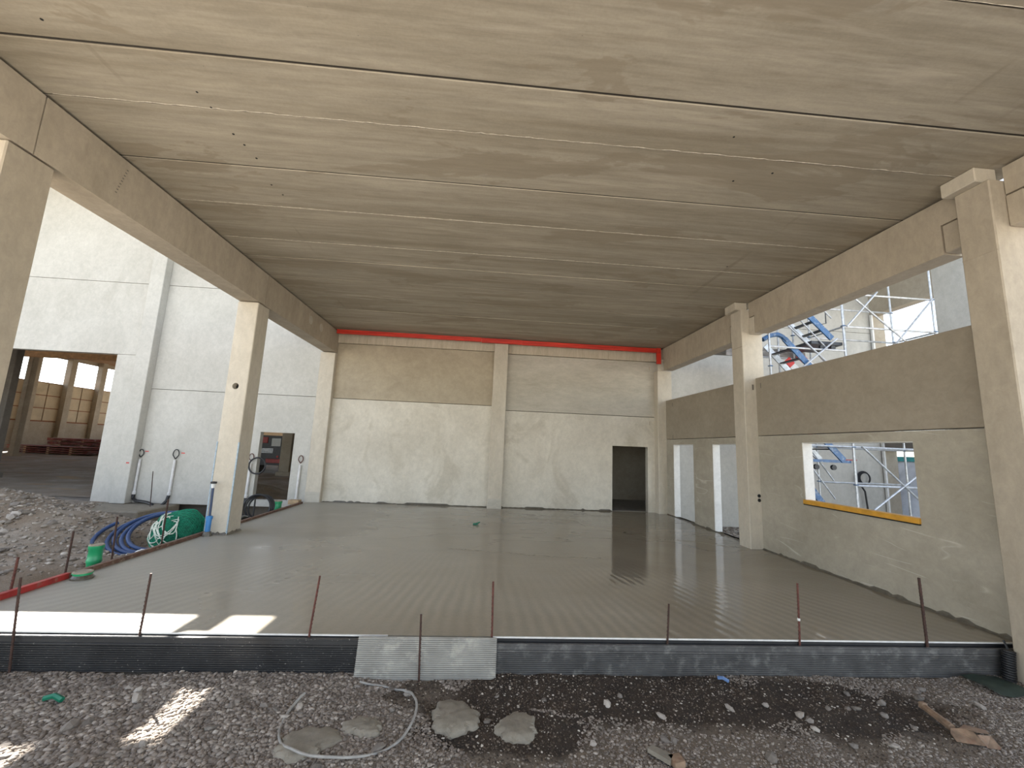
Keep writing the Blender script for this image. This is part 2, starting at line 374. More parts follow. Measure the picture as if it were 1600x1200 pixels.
k = NT('red_strip_paint'); n = k.noise(k.mapv((0.5, 3, 6)), 3, 4)
k.col(k.ramp(n, [(0.3, (0.42, 0.018, 0.010)), (0.7, (0.70, 0.045, 0.02))])); k.rough(0.45); M_RED = k.m
M_BLACKPL = plain('black_ribbed_plastic', (0.026, 0.026, 0.027), 0.45, 0, 0.2, 6, 0, (0.09, 0.088, 0.085))
k = NT('black_ribbed_plastic'); sp = k.ramp(k.noise(k.mapv((1, 1, 1)), 55, 2, 0.6), [(0.66, 0.0), (0.72, 1.0)])
spx = k.ramp(k.noise(k.mapv(loc=(2, 0, 1)), 1.6, 3), [(0.40, 0.15), (0.6, 1.0)])
k.col(k.mix(k.ramp(k.noise(k.pos, 4, 4), [(0.3, (0.020, 0.020, 0.021)), (0.7, (0.036, 0.036, 0.037))]), (0.42, 0.40, 0.36), k.math('MULTIPLY', sp, spx))); k.rough(0.4); M_BLACKPL = k.m
M_GREYBLPL = plain('dusty_black_plastic', (0.085, 0.083, 0.082), 0.5, 0, 0.2, 5, 0, (0.20, 0.195, 0.185))
M_GREYPL = plain('grey_ribbed_plastic', (0.31, 0.298, 0.268), 0.5, 0, 0.15, 4, 0, (0.48, 0.455, 0.40))
M_WHITESTRIP = plain('white_edge_strip', (0.72, 0.71, 0.68), 0.4, 0, 0.1, 10)
M_RUST = plain('rusty_steel', (0.075, 0.038, 0.028), 0.75, 0.3, 0.3, 30, 0.2, (0.05, 0.035, 0.03))
M_RUSTRED = plain('red_brown_steel', (0.13, 0.042, 0.03), 0.7, 0.2, 0.3, 30, 0.2)
M_REDBOARD = plain('red_formwork_board', (0.42, 0.035, 0.03), 0.5, 0, 0.2, 6, 0, (0.30, 0.16, 0.12))
M_BROWNBOARD = plain('brown_formwork_board', (0.17, 0.09, 0.06), 0.7, 0, 0.25, 8, 0.1, (0.32, 0.25, 0.19))
M_GREENPIPE = plain('green_pipe_plastic', (0.02, 0.32, 0.13), 0.35, 0, 0.1, 6)
M_PIPECAP = plain('pipe_cap', (0.35, 0.30, 0.22), 0.7, 0, 0.2, 20)
M_BLUEHOSE = plain('blue_hose', (0.026, 0.062, 0.17), 0.42, 0, 0.15, 5)
M_NETDARK = plain('green_net_folds', (0.006, 0.15, 0.085), 0.8, 0, 0.35, 14, 0.5)
M_NET = plain('green_net_cord', (0.012, 0.36, 0.21), 0.6, 0, 0.25, 20)
M_ROPE = plain('pale_rope', (0.62, 0.66, 0.58), 0.8, 0, 0.2, 30)
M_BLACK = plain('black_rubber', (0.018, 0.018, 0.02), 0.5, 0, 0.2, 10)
M_CONDUIT = plain('white_conduit', (0.70, 0.69, 0.68), 0.4, 0, 0.1, 8)
M_DKBLUE = plain('dark_blue_rod', (0.02, 0.045, 0.11), 0.4, 0, 0.15, 8)
M_VALVEBLUE = plain('valve_blue', (0.04, 0.20, 0.48), 0.4, 0, 0.12, 8)
M_STEEL = plain('galvanised_steel', (0.58, 0.60, 0.62), 0.38, 0.55, 0.2, 10)
M_SCBLUE = plain('scaffold_blue', (0.030, 0.115, 0.27), 0.4, 0, 0.2, 6, 0, (0.30, 0.34, 0.38))
M_DKSTEEL = plain('dark_steel', (0.055, 0.06, 0.07), 0.5, 0.4, 0.2, 10)
M_PLANK = plain('scaffold_plank', (0.30, 0.28, 0.26), 0.8, 0, 0.25, 6, 0.1)
M_YELLOW = plain('yellow_formwork_timber', (0.66, 0.33, 0.035), 0.55, 0, 0.15, 6, 0.05)
M_WOOD = plain('raw_wood', (0.48, 0.34, 0.20), 0.75, 0, 0.2, 9, 0.1)
M_ORANGE = plain('orange_glulam', (0.62, 0.33, 0.12), 0.6, 0, 0.2, 3)
M_REDBAR = plain('barrier_red', (0.66, 0.04, 0.035), 0.5, 0, 0.1, 6)
M_WHITEBAR = plain('barrier_white', (0.74, 0.74, 0.73), 0.5, 0, 0.1, 6)
M_TEAL = plain('teal_membrane', (0.05, 0.42, 0.44), 0.4, 0, 0.2, 5)
M_FOIL = plain('pale_blue_foil', (0.74, 0.79, 0.86), 0.45, 0, 0.12, 3)
M_WHITEREV = concrete('white_reveal', (0.74, 0.73, 0.70), (0.66, 0.65, 0.62), None, streak_amt=0.15).m
M_HALLPANEL = plain('tan_hall_panel', (0.52, 0.43, 0.30), 0.8, 0, 0.15, 0.6)
M_HALLJOINT = plain('red_brown_joint', (0.26, 0.10, 0.045), 0.8)
M_HALLCONC = concrete('hall_concrete', (0.42, 0.37, 0.29), (0.33, 0.28, 0.21), None).m
M_DARKCOL = concrete('hall_dark_column', (0.20, 0.18, 0.155), (0.15, 0.13, 0.11), None).m
M_BROWNPACK = plain('brown_red_stack', (0.23, 0.06, 0.05), 0.7, 0, 0.3, 2, 0, (0.36, 0.27, 0.24))
M_ROOFDECK = plain('roof_deck', (0.35, 0.24, 0.15), 0.8)
M_FRESH = concrete('fresh_concrete_blob', (0.27, 0.24, 0.19), (0.21, 0.185, 0.145), (0.16, 0.14, 0.105), scale=6, bump=0.5, rough=0.75).m
M_EDGESTRIP = plain('bluish_edge_tape', (0.36, 0.45, 0.52), 0.5, 0, 0.2, 20)
M_HOOP = plain('grey_tube', (0.34, 0.325, 0.30), 0.5, 0, 0.2, 12)
M_GREENBIT = plain('green_plastic_bit', (0.01, 0.16, 0.09), 0.4)
M_TARP = plain('dark_green_sheet', (0.035, 0.055, 0.04), 0.6, 0, 0.3, 8, 0.3)
M_SCRAP = plain('rusty_brown_scrap', (0.30, 0.20, 0.13), 0.85, 0, 0.25, 12, 0.2, (0.20, 0.09, 0.05))
M_BLUEBIT = plain('blue_plastic_bit', (0.14, 0.24, 0.46), 0.4)
M_VEH = plain('machine_dark', (0.03, 0.03, 0.035), 0.45, 0, 0.2, 4)
M_VEHRED = plain('machine_red', (0.36, 0.03, 0.025), 0.45, 0, 0.2, 4)
M_GLASS = plain('machine_window', (0.10, 0.13, 0.15), 0.15, 0, 0.1, 3)
M_PINK = plain('red_marking_paint', (0.62, 0.10, 0.09), 0.8)
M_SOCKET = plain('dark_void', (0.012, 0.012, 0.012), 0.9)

# ------------------------------------------------------------------ setting: floor, ceiling, walls
XL = -4.665          # inner face of the left columns and beams
XR = 5.58            # inner face of the right columns
XP = 5.85            # face of the right wall panels
XBR = 5.757          # face of the right beams
YW = 13.15           # back wall face
ZC = 5.258           # underside of the roof slabs
fl = MB().box(-5.03, 6.02, 4.395, YW+.02, -0.30, 0.0).build('floor', M_SCREED)
struct(fl, 'wet grey screed floor with trowel ridges')
# slurry lines where the wetter and drier fields meet
for pts in (((.81, 12.43), (1.10, 11.92), (1.27, 11.23), (2.06, 11.27), (2.57, 11.07), (2.65, 10.39), (3.19, 10.07)),
            ((3.68, 9.42), (3.93, 9.07), (4.38, 9.12), (4.74, 8.98), (5.01, 8.72), (5.45, 8.60)), ((-.50, 7.87), (-.04, 7.77), (.53, 7.65), (.97, 7.52), (1.51, 7.44), (2.18, 7.42))):
    mb = MB(); prev = None; n = 12*len(pts)
    for i in range(n+1):
        f = i/n*(len(pts)-1); q = min(int(f), len(pts)-2); f -= q
        px_ = pts[q][0]*(1-f)+pts[q+1][0]*f; py_ = pts[q][1]*(1-f)+pts[q+1][1]*f+random.uniform(-.03, .03); wd = random.uniform(.015, .05)
        cur = [(px_, py_-wd, .0006), (px_, py_, .006), (px_, py_+wd, .0006)]
        if prev: mb.add([*prev, *cur], [(0, 1, 4, 3), (1, 2, 5, 4)])
        prev = cur
    mb.build('slurry_line', M_SCREED, fl)
# uneven wet rim where the screed meets the walls
def rim(name, p0, p1, nrm):
    mb = MB(); p0 = Vector(p0); p1 = Vector(p1); L = (p1-p0).length; n = int(L/0.07); nrm = Vector(nrm)
    hs = [0.018+0.012*random.random()+(0.03 if random.random() < 0.10 else 0) for _ in range(n+1)]
    for i in range(1, n):
        if hs[i] > 0.045 and random.random() < .7: hs[i+1] = hs[i]
    vs = []; fs = []
    for i in range(n+1):
        p = p0.lerp(p1, i/n)
        vs += [p+nrm*0.002+Vector((0, 0, hs[i])), p+nrm*0.010+Vector((0, 0, hs[i]*0.6)), p+nrm*0.03+Vector((0, 0, 0.001))]
    for i in range(n):
        a = 3*i; fs += [(a, a+1, a+4, a+3), (a+1, a+2, a+5, a+4)]
    return struct(mb.add(vs, fs).build(name, M_RIM))
rim('trim_1', (XP, 4.42, 0), (XP, 8.455, 0), (-1, 0, 0))
rim('trim_2', (XP, 8.9, 0), (XP, 12.88, 0), (-1, 0, 0))
rim('trim_3', (-4.64, YW, 0), (0.26, YW, 0), (0, -1, 0))
rim('trim_4', (0.71, YW, 0), (4.18, YW, 0), (0, -1, 0))

ce = MB().box(-5.07, 6.05, -2.5, 13.15, ZC+0.012, ZC+0.34).build('ceiling', M_JOINT)
struct(ce, 'roof of precast slabs seen from below')
HOLES = ((-3.05, 3.93), (-3.03, 4.12), (-3.02, 4.50), (-2.99, 4.67), (-2.97, 4.90), (-3.05, 5.44), (-3.0, 5.66), (3.35, 4.35), (2.98, 4.55), (2.55, 3.85), (4.3, 6.85), (-3.9, 3.30))
joints = [-2.5, -1.15, 0.10, 1.27, 2.375, 3.48, 4.145, 5.07, 5.99, 7.07, 7.78, 8.75, 9.75, 10.8, 11.9, 12.9]
for i in range(len(joints)-1):
    g0, g1 = [(.014 if abs(joints[i+q]-3.48) < .01 else .012 if joints[i+q] in (5.07, 7.07, 7.78) else .008) for q in (0, 1)]; y0, y1 = joints[i]+g0, joints[i+1]-g1
    poly = [(y0, ZC+.02), (y0, ZC+.005), (y0+.005, ZC), (y1-.005, ZC), (y1, ZC+.005), (y1, ZC+.02)]
    dz = random.uniform(-0.002, 0.002)
    MB().prism([(a, b+(dz if b < ZC+.03 else 0)) for a, b in poly], 0, -5.07, 6.05).build('slab_panel', M_CEIL, ce)

# ragged pale grout squeezed out along some of the joints, and small casting holes
for yj, amp in ((2.375, .006), (4.145, .022), (5.99, .016), (7.07, .007)):
    mb = MB(); prev = None; n = 150
    for i in range(n+1):
        x = -4.6+10.2*i/n; wd = amp*(0.25+0.9*random.random())*(1 if random.random() < .8 else .2)
        cur = [(x, yj-.009, ZC+.002), (x, yj-.009-wd*.4, ZC-.004-wd*.1), (x, yj-.009-wd, ZC+.0005)]
        if prev: mb.add([*prev, *cur], [(0, 1, 4, 3), (1, 2, 5, 4)])
        prev = cur
    mb.build('joint_grout', M_PALEGROUT, ce)
for hx, hy in HOLES:
    MB().lathe([(.012, -.002), (.014, .004)], (hx, hy, ZC), 8).build('casting_hole', M_SOCKET, ce)
# back wall with its panels, lighter ring beam and the door
wb = sroot('wall_back', (0.5, YW+.1, 0), 'back wall of stacked precast concrete panels')
MB().box(-4.9, 0.485, YW, YW+.18, -.25, 3.115).build('wall_panel', M_BACK_LOW, wb)
MB().box(-4.9, 0.485, YW, YW+.18, 3.13, 4.87, 0.006).build('wall_panel', M_BACK_UP, wb)
mb = MB().holed([0.49, 4.19, 5.345, 6.05], [-.25, 0.0, 2.03, 2.99], {(1, 1)}, 1, YW, YW+.18); mb.build('wall_panel', M_BACK_LOW, wb)
MB().box(0.49, 6.05, YW, YW+.18, 3.005, 4.83, 0.01).build('wall_panel', M_BACK_UP2, wb)
for x0, x1, zb in ((-4.9, 0.485, 4.88), (0.49, 6.05, 4.84)):
    MB().box(x0, x1, YW-.05, YW+.18, zb, 5.31, 0.006).build('ring_beam', M_PALE_BEAM, wb)
d1 = sroot('door_1', (4.77, YW, 0), 'open doorway without a door leaf')
for q in ((4.15, 4.19, 0, 2.03), (5.345, 5.385, 0, 2.03), (4.15, 5.385, 2.03, 2.06)): MB().box(q[0], q[1], YW-.004, YW+.19, q[2], q[3]).build('door_reveal', M_BACK_LOW, d1)

# right wall: panels, two slots, one window opening
wr = sroot('wall_right', (XP+.1, 8.5, 0), 'right wall of precast panels with openings')
TH = 0.19
MB().box(XP, XP+TH, 4.05, 8.60, 2.305, 3.54, 0.006).build('wall_panel', M_RIGHT_UP, wr)
MB().holed([4.05, 5.28, 7.27, 8.60], [-.3, 1.05, 2.15, 2.29], {(1, 1)}, 0, XP, XP+TH).build('wall_panel', M_RIGHT_LOW, wr)
MB().box(XP, XP+TH, 8.75, 13.0, 2.30, 3.53, 0.006).build('wall_panel', M_RIGHT_UP, wr)
MB().holed([8.75, 9.215, 10.255, 11.205, 12.415, 13.15], [-.3, 0.0, 2.135, 2.285], {(1, 1), (3, 1)}, 0, XP, XP+TH).build('wall_panel', M_RIGHT_LOW, wr)
for y, z in ((8.30, 3.36), (12.42, 3.36), (12.42, 2.36)):
    MB().box(XP-.002, XP+.01, y-.012, y+.012, z-.055, z+.055).build('lifting_pocket', M_DARKCOL, wr)
for x, z in ((5.42, 4.62), (5.42, 2.80), (.60, 4.70)):
    MB().box(x-.014, x+.014, YW-.002, YW+.01, z-.06, z+.06).build('lifting_pocket', M_BEAM, wb)
def opening(name, y0, y1, z0, z1, label):
    r = sroot(name, (XP+.1, (y0+y1)/2, z0), label)
    t = 0.012; qs = [(y0, y0+t, z0, z1), (y1-t, y1, z0, z1), (y0+t, y1-t, z1-t, z1)]
    if z0 > .2: qs.append((y0+t, y1-t, z0, z0+t))
    for q in qs: MB().box(XP+.012, XP+TH+.004, *q).build('window_reveal', M_WHITEREV, r)
    return r
opening('window_1', 5.28, 7.27, 1.05, 2.15, 'wide unglazed window opening')
opening('window_2', 9.215, 10.255, 0.0, 2.135, 'tall unglazed slot nearer the camera')
opening('window_3', 11.205, 12.415, 0.0, 2.135, 'tall unglazed slot in the far corner')

# outer wall left of the room (front of the neighbouring hall) and right of it
wl = sroot('wall_left', (-9.5, YW+.1, -.2), 'pale outer wall of the neighbouring hall')
Z3 = 9.4
MB().box(-10.2, -4.91, YW, YW+.18, 6.42, Z3).build('wall_panel', M_OUT, wl)
MB().box(-10.2, -4.91, YW, YW+.18, 3.145, 6.405).build('wall_panel', M_OUT, wl)
MB().holed([-10.2, -6.67, -5.67, -4.91], [-.19, 0.0, 1.99, 3.13], {(1, 1)}, 1, YW, YW+.18).build('wall_panel', M_OUT, wl)
MB().box(-19.0, -10.25, YW, YW+.18, 6.42, Z3).build('wall_panel', M_OUT, wl)
MB().box(-19.0, -10.25, YW, YW+.18, 4.15, 6.405).build('wall_panel', M_OUT, wl)
MB().box(-11.14, -10.25, YW, YW+.18, -.2, 4.14).build('wall_panel', M_OUT, wl)
MB().box(-13, -4.95, 13.75, 13.9, -1.3, -.19).build('void_backing', M_DARKCOL, wl)  # dark backing and lid added so the void under the wall stays dark
MB().box(-13, -4.95, 13.34, 13.92, -.24, -.19).build('void_lid', M_DARKCOL, wl)
wo_ = sroot('wall_outer', (9.7, YW+.1, -.3), 'pale outer wall beyond the right openings')
MB().box(6.06, 9.6, YW, YW+.18, -.4, 3.1).build('wall_panel', M_OUT, wo_)
MB().box(9.62, 13.42, YW, YW+.18, -.4, 3.1).build('wall_panel', M_OUT, wo_)
MB().box(6.06, 13.42, YW, YW+.18, 3.115, 6.3).build('wall_panel', M_OUT, wo_)
MB().box(6.06, 13.42, YW, YW+.18, 6.315, 9.2).build('wall_panel', M_OUT, wo_)
# frame to the far right: wall X = 13.42 with big openings
wf = sroot('wall_far_right', (13.5, 10.5, -.3), 'concrete frame of the building under construction')
MB().box(13.42, 13.9, 13.10, 13.4, -.4, 9.2).build('frame_pier', M_HALLCONC, wf)
MB().box(13.42, 13.9, 8.4, 11.05, -.4, 9.2).build('frame_pier', M_OUT, wf)
MB().box(13.42, 13.75, 11.05, 13.1, 6.95, 9.2).build('frame_beam', M_HALLCONC, wf)
MB().box(13.42, 14.0, 11.05, 13.1, 2.28, 2.52).build('floor_edge', M_DARKCOL, wf)
MB().box(13.36, 13.42, 13.03, 13.10, -.3, 6.95).build('frame_post', M_WHITEREV, wf)
MB().prism([(14.0, -.4), (15.25, 1.93), (15.6, 1.93), (15.6, -.4)], 1, 6, 18).build('covered_bank', M_FOIL, wf)
MB().prism([(15.23, 1.93), (15.32, 2.10), (15.6, 2.10), (15.6, 1.93)], 1, 6, 18).build('bank_cap', M_TEAL, wf)

# canopy sheet added out of frame, slotted to shape the sun patches and shade
cn = sroot('sun_blocker', (-6, 12, 9.6), 'slotted sheet added out of frame to shape the sunlight'); tz = 9.6; off = (tz)/math.tan(SUN_EL)*math.cos(math.pi/4); off2 = (tz+.3)/math.tan(SUN_EL)*math.cos(math.pi/4)
slots = [(-4.75-off, -2.82-off, 4.37+off, 4.80+off), (-2.47-off, -2.05-off, 4.37+off, 4.80+off), (-2.42-off2, -2.20-off2, 3.45+off2, 4.16+off2), (-3.25-off2, -2.95-off2, 3.15+off2, 3.42+off2)]
xs = sorted({-26.0, 14.0}|{round(v, 3) for s_ in slots for v in s_[:2]}); ys = sorted({10.3, 13.78}|{round(v, 3) for s_ in slots for v in s_[2:]})
for i in range(len(xs)-1):
    for j in range(len(ys)-1):
        xc, yc = (xs[i]+xs[i+1])/2, (ys[j]+ys[j+1])/2
        if any(a < xc < b and c < yc < d for a, b, c, d in slots): continue
        MB().box(xs[i], xs[i+1], ys[j], ys[j+1], tz, tz+.012).build('sun_blocker_sheet', M_STEEL, cn)

# rooms behind: hall on the left, dark room behind the door
wh = sroot('wall_hall', (-25, 40, -.2), 'inside of the neighbouring hall')
MB().box(-46, 14, 13.75, 62, 9.6, 9.8).build('hall_roof', M_ROOFDECK, wh)
MB().box(-4.95, -4.8, 13.33, 62, -.3, 9.7).build('hall_partition', M_HALLCONC, wh)
MB().box(-46, 14, 61.8, 62, -.3, 2.6).build('hall_gable', M_HALLCONC, wh)
MB().box(-46, -19, YW, YW+.18, -.3, 9.7).build('hall_front', M_OUT, wh)
MB().box(-45.4, -45.1, 13.4, 61.8, -.3, 6.5).build('hall_side', M_HALLJOINT, wh)
MB().box(-45.4, -45.1, 13.4, 61.8, 9.2, 9.7).build('hall_side_top', M_HALLCONC, wh)
MB().box(-45.08, -44.98, 30, 61.8, -.3, 2.45).build('hall_plinth', M_HALLCONC, wh)
for y in (29.0, 32.8, 36.6, 40.35, 44.1, 47.75, 51.4, 55.0, 58.7):
    MB().box(-45.1, -44.55, y-.32, y+.32, -.3, 9.7).build('hall_post', M_HALLCONC, wh)
    for iy in range(2):
        for iz in range(3):
            y0 = y+.34+iy*1.52; z0 = 2.55+iz*1.30
            MB().box(-45.12, -45.02, y0+.05, y0+1.47, z0+.03, z0+1.25).build('wall_board', M_HALLPANEL, wh)
MB().box(-4.8, 14, 16.6, 16.75, -.3, 4).build('room_wall', M_HALLCONC, wh)
MB().box(-4.8, 14, 13.33, 16.6, 3.0, 3.1).build('room_ceiling', M_HALLCONC, wh)
MB().box(-4.8, 14, 13.32, 16.6, -.25, -.02).build('room_floor', M_SCREED_SIDE, wh)

# ------------------------------------------------------------------ ground
def grid_mesh(mb, xs, ys, hf):
    X, Y = np.meshgrid(xs, ys); Z = hf(X, Y); n = len(xs)
    vs = np.stack([X.ravel(), Y.ravel(), Z.ravel()], 1).tolist(); fs = []
    for j in range(len(ys)-1):
        for i in range(n-1): fs.append((j*n+i, j*n+i+1, (j+1)*n+i+1, (j+1)*n+i))
    mb.add(vs, fs)
def h_front(x, y):
    return -0.315+0.05*vnoise(x, y, 0.6, 1)+0.03*vnoise(x, y, 0.2, 2)+0.012*vnoise(x, y, 0.07, 3)
def h_yard(x, y):
    z = -0.24+0.10*vnoise(x, y, 1.3, 4)+0.06*vnoise(x, y, 0.4, 5)+0.03*vnoise(x, y, 0.15, 6)
    g = lambda cx, cy_, rx, ry: np.exp(-(((x-cx)/rx)**2+((y-cy_)/ry)**2))
    z = z+0.62*g(-10.2, 9.6, 1.5, 1.5)+0.45*g(-11.8, 9.0, 1.8, 2.0)+0.22*g(-8.3, 9.3, 1.0, 1.0)
    z = z+0.13*g(-6.6, 6.3, 0.7, 1.3)                                 # spoil ridge
    tr = 1/(1+np.exp((-(x+5.85))/0.10))                               # trench along the formwork
    z = z-0.22*tr*(1-0.6*g(-5.3, 8.3, 1.2, 1.0))
    z = z-0.34*g(-6.45, 9.0, .75, .75)
    pit = 1/(1+np.exp(-(x+9.6)/0.2))*1/(1+np.exp(-(y-11.0)/0.15))
    z = z-0.40*pit
    return z
mb = MB(); grid_mesh(mb, np.arange(-6.4, 8.01, 0.05), np.arange(2.2, 4.46, 0.05), h_front)
gr = struct(mb.build('ground', M_GROUND, smooth=True, origin=(0, 3.3, -.3)), 'gravel and damp brown soil in front of the slab')
mb = MB(); grid_mesh(mb, np.arange(-20, -4.97, 0.09), np.arange(4.4, 14.0, 0.09), h_yard)
gy = struct(mb.build('yard_ground', M_YARD, smooth=True, origin=(-9, 9, -.3)), 'rough rubble soil of the yard left of the slab')
mb = MB(); mb.add([(-60, -60, -.42), (80, -60, -.42), (80, 2.25, -.42), (-60, 2.25, -.42)], [(0, 1, 2, 3)])
mb.add([(6.02, 4.4, -.36), (80, 4.4, -.36), (80, 90, -.36), (6.02, 90, -.36), (6.02, 2.25, -.42), (80, 2.25, -.42)], [(0, 1, 2, 3), (4, 5, 1, 0)])
struct(mb.build('outer_ground', M_OUTGR, origin=(0, 0, -.4)), 'open ground around the building')
mb = MB(); mb.add([(-60, 2.25, -.42), (-6.3, 2.25, -.42), (-6.3, 4.42, -.40), (-19.9, 4.42, -.30), (-60, 14, -.3), (-19.9, 14, -.3)], [(0, 1, 2, 3), (0, 3, 5, 4)])
struct(mb.build('side_ground', M_OUTGR, origin=(-30, 5, -.4)), 'open ground left of the yard')
mb = MB(); grid_mesh(mb, np.arange(-46, -4.9, 0.4), np.arange(13.4, 62.0, 0.4),
    lambda x, y: -0.22+0.10*vnoise(x, y, 1.6, 8)+0.05*vnoise(x, y, .6, 9)+0.5*np.exp(-(((x+7.6)/1.0)**2+((y-15.2)/0.8)**2)))
struct(mb.build('hall_ground', M_YARD, smooth=True, origin=(-25, 40, -.3)), 'earth floor inside the hall')

# stones: fine gravel as one countless mass, larger ones singly
def ico():
    bm = bmesh.new(); bmesh.ops.create_icosphere(bm, subdivisions=1, radius=1); bm.verts.index_update()
    v = np.array([x.co[:] for x in bm.verts]); f = np.array([[q.index for q in p.verts] for p in bm.faces]); bm.free(); return v, f
ICO_V, ICO_F = ico()
def stones(name, P, R, mat, parent, flat=0.62):
    n = len(P); nv = len(ICO_V)
    V = ICO_V[None]*(1+0.55*(rng.random((n, nv, 1))-0.5))
    S = np.stack([1+0.5*rng.random(n), 0.75+0.4*rng.random(n), flat*(0.7+0.6*rng.random(n))], 1)*R[:, None]
    V = V*S[:, None, :]
    a = rng.random(n)*2*np.pi; t = (rng.random(n)-.5)*0.9
    ca, sa, ct, st = np.cos(a), np.sin(a), np.cos(t), np.sin(t)
    y = V[:, :, 1]*ct[:, None]-V[:, :, 2]*st[:, None]; z = V[:, :, 1]*st[:, None]+V[:, :, 2]*ct[:, None]; x = V[:, :, 0]
    V = np.stack([x*ca[:, None]-y*sa[:, None], x*sa[:, None]+y*ca[:, None], z], 2)+P[:, None, :]
    F = (ICO_F[None]+(np.arange(n)*nv)[:, None, None]).reshape(-1, 3); V = V.reshape(-1, 3)
    o0 = np.array(wpos(parent)); V = V-o0
    me = bpy.data.meshes.new(name); me.vertices.add(len(V)); me.vertices.foreach_set('co', V.ravel())
    me.loops.add(F.size); me.loops.foreach_set('vertex_index', F.ravel().astype(np.int32))
    me.polygons.add(len(F)); me.polygons.foreach_set('loop_start', np.arange(len(F), dtype=np.int32)*3)
    me.update(calc_edges=True); me.validate()
    me.materials.append(mat)
    o = link(name, me, o0, parent); o['kind'] = 'stuff'; return o
def damp_amt(x, y):
    d = lambda cx, cy_, rx, ry: np.sqrt(((x-cx)/rx)**2+((y-cy_)/ry)**2)
    q = np.minimum(np.minimum(d(1.3, 4.05, 1.9, .55), d(3.1, 3.85, 1.35, .5)), d(.3, 3.6, .9, .35))+0.9*vnoise(x, y, .35, 21)
    return q < 0.95
N = 100000
x = rng.uniform(-5.0, 6.2, N); y = rng.uniform(2.85, 4.33, N); coarse = 1/(1+np.exp((x+0.9+0.8*vnoise(x, y, 1, 31))/0.5))
r = np.where(rng.random(N) < 0.30, rng.uniform(.012, .022, N), rng.uniform(.005, .012, N))*(0.62+0.5*coarse)
dm = damp_amt(x, y)
keep = np.where(dm, rng.random(N) < 0.45, rng.random(N) < 0.97)
keep &= (vnoise(x, y, .5, 33)+0.5*coarse+0.9*rng.random(N) > 0.05)
P = np.stack([x, y, h_front(x, y)+r*0.18], 1)
stones('gravel', P[keep & ~dm], r[keep & ~dm], M_STONE, gr)
stones('soil_grit', P[keep & dm], r[keep & dm]*0.75, M_STONE_BROWN, gr)
N = 15000
x = rng.uniform(-14, -5.1, N); y = rng.uniform(4.6, 13.0, N)
r = rng.uniform(.010, .03, N)*(1+0.9*(rng.random(N) < .12))
mound = np.exp(-(((x+10.5)/2.2)**2+((y-9.0)/2.0)**2))
keep = rng.random(N) < 0.35+0.65*mound+0.3*(vnoise(x, y, .8, 41) > 0)
stones('rubble_stones', np.stack([x, y, h_yard(x, y)+r*.2], 1)[keep], r[keep], M_STONE_PALE, gy)
x = rng.uniform(6.3, 11, 1600); y = rng.uniform(9, 13, 1600); r = rng.uniform(.015, .05, 1600)
og = bpy.data.objects['outer_ground']
stones('yard_gravel', np.stack([x, y, np.full(1600, -.35)], 1), r, M_STONE, og)
rock_me = []
for q in range(6):
    bm = bmesh.new(); bmesh.ops.create_icosphere(bm, subdivisions=1, radius=1)
    for v in bm.verts: v.co *= random.uniform(0.72, 1.2)
    for v in bm.verts: v.co = Vector((v.co.x*1.25, v.co.y*.9, v.co.z*.6))
    me = bpy.data.meshes.new('stone'); bm.to_mesh(me); bm.free(); me.materials.append(M_ROCK); rock_me.append(me)
def rock(x, y, z, r, parent):
    o = link('stone', random.choice(rock_me), (x, y, z), parent); o.scale = (r*random.uniform(.8, 1.2), r, r*random.uniform(.7, 1)); o.rotation_euler = (random.uniform(-.4, .4), random.uniform(-.4, .4), random.uniform(0, 6.28)); return o
for i in range(110):
    px_ = random.uniform(-5, -0.6) if random.random() < .75 else random.uniform(-.6, 5.6); py_ = random.uniform(3.0, 4.25)
    if any((px_-a)**2+(py_-b)**2 < .06 for a, b in ((-1.11, 3.42), (-.78, 3.56), (-.1, 3.69), (.39, 3.55))): continue
    rr = random.uniform(.024, .042)
    rock(px_, py_, float(h_front(px_, py_))+rr*.25, rr, gr)
for px_, py_, rr in ((2.81, 3.70, .045), (2.81, 3.54, .04), (-.52, 4.0, .04), (-.62, 3.34, .045), (4.2, 3.98, .04), (2.62, 3.86, .03), (1.35, 4.0, .03), (3.3, 3.35, .04), (3.75, 3.9, .045), (4.6, 3.8, .05), (4.9, 3.6, .05), (2.2, 3.2, .05), (-2.9, 3.6, .055), (-2.7, 3.95, .05), (-3.6, 3.8, .05)):
    rock(px_, py_, float(h_front(px_, py_))+rr*.3, rr, gr)
for i in range(120):
    if i < 85: px_ = random.gauss(-10.2, 1.3); py_ = random.gauss(8.6, 1.0)
    else: px_ = random.uniform(-9, -5.6); py_ = random.uniform(5, 11)
    if px_ > -5.4 or px_ < -14 or not 4.6 < py_ < 12.8: continue
    rr = random.uniform(.05, .095)*(0.7 if i >= 85 else 1)
    rock(px_, py_, float(h_yard(px_, py_))+rr*.25, rr, gy)

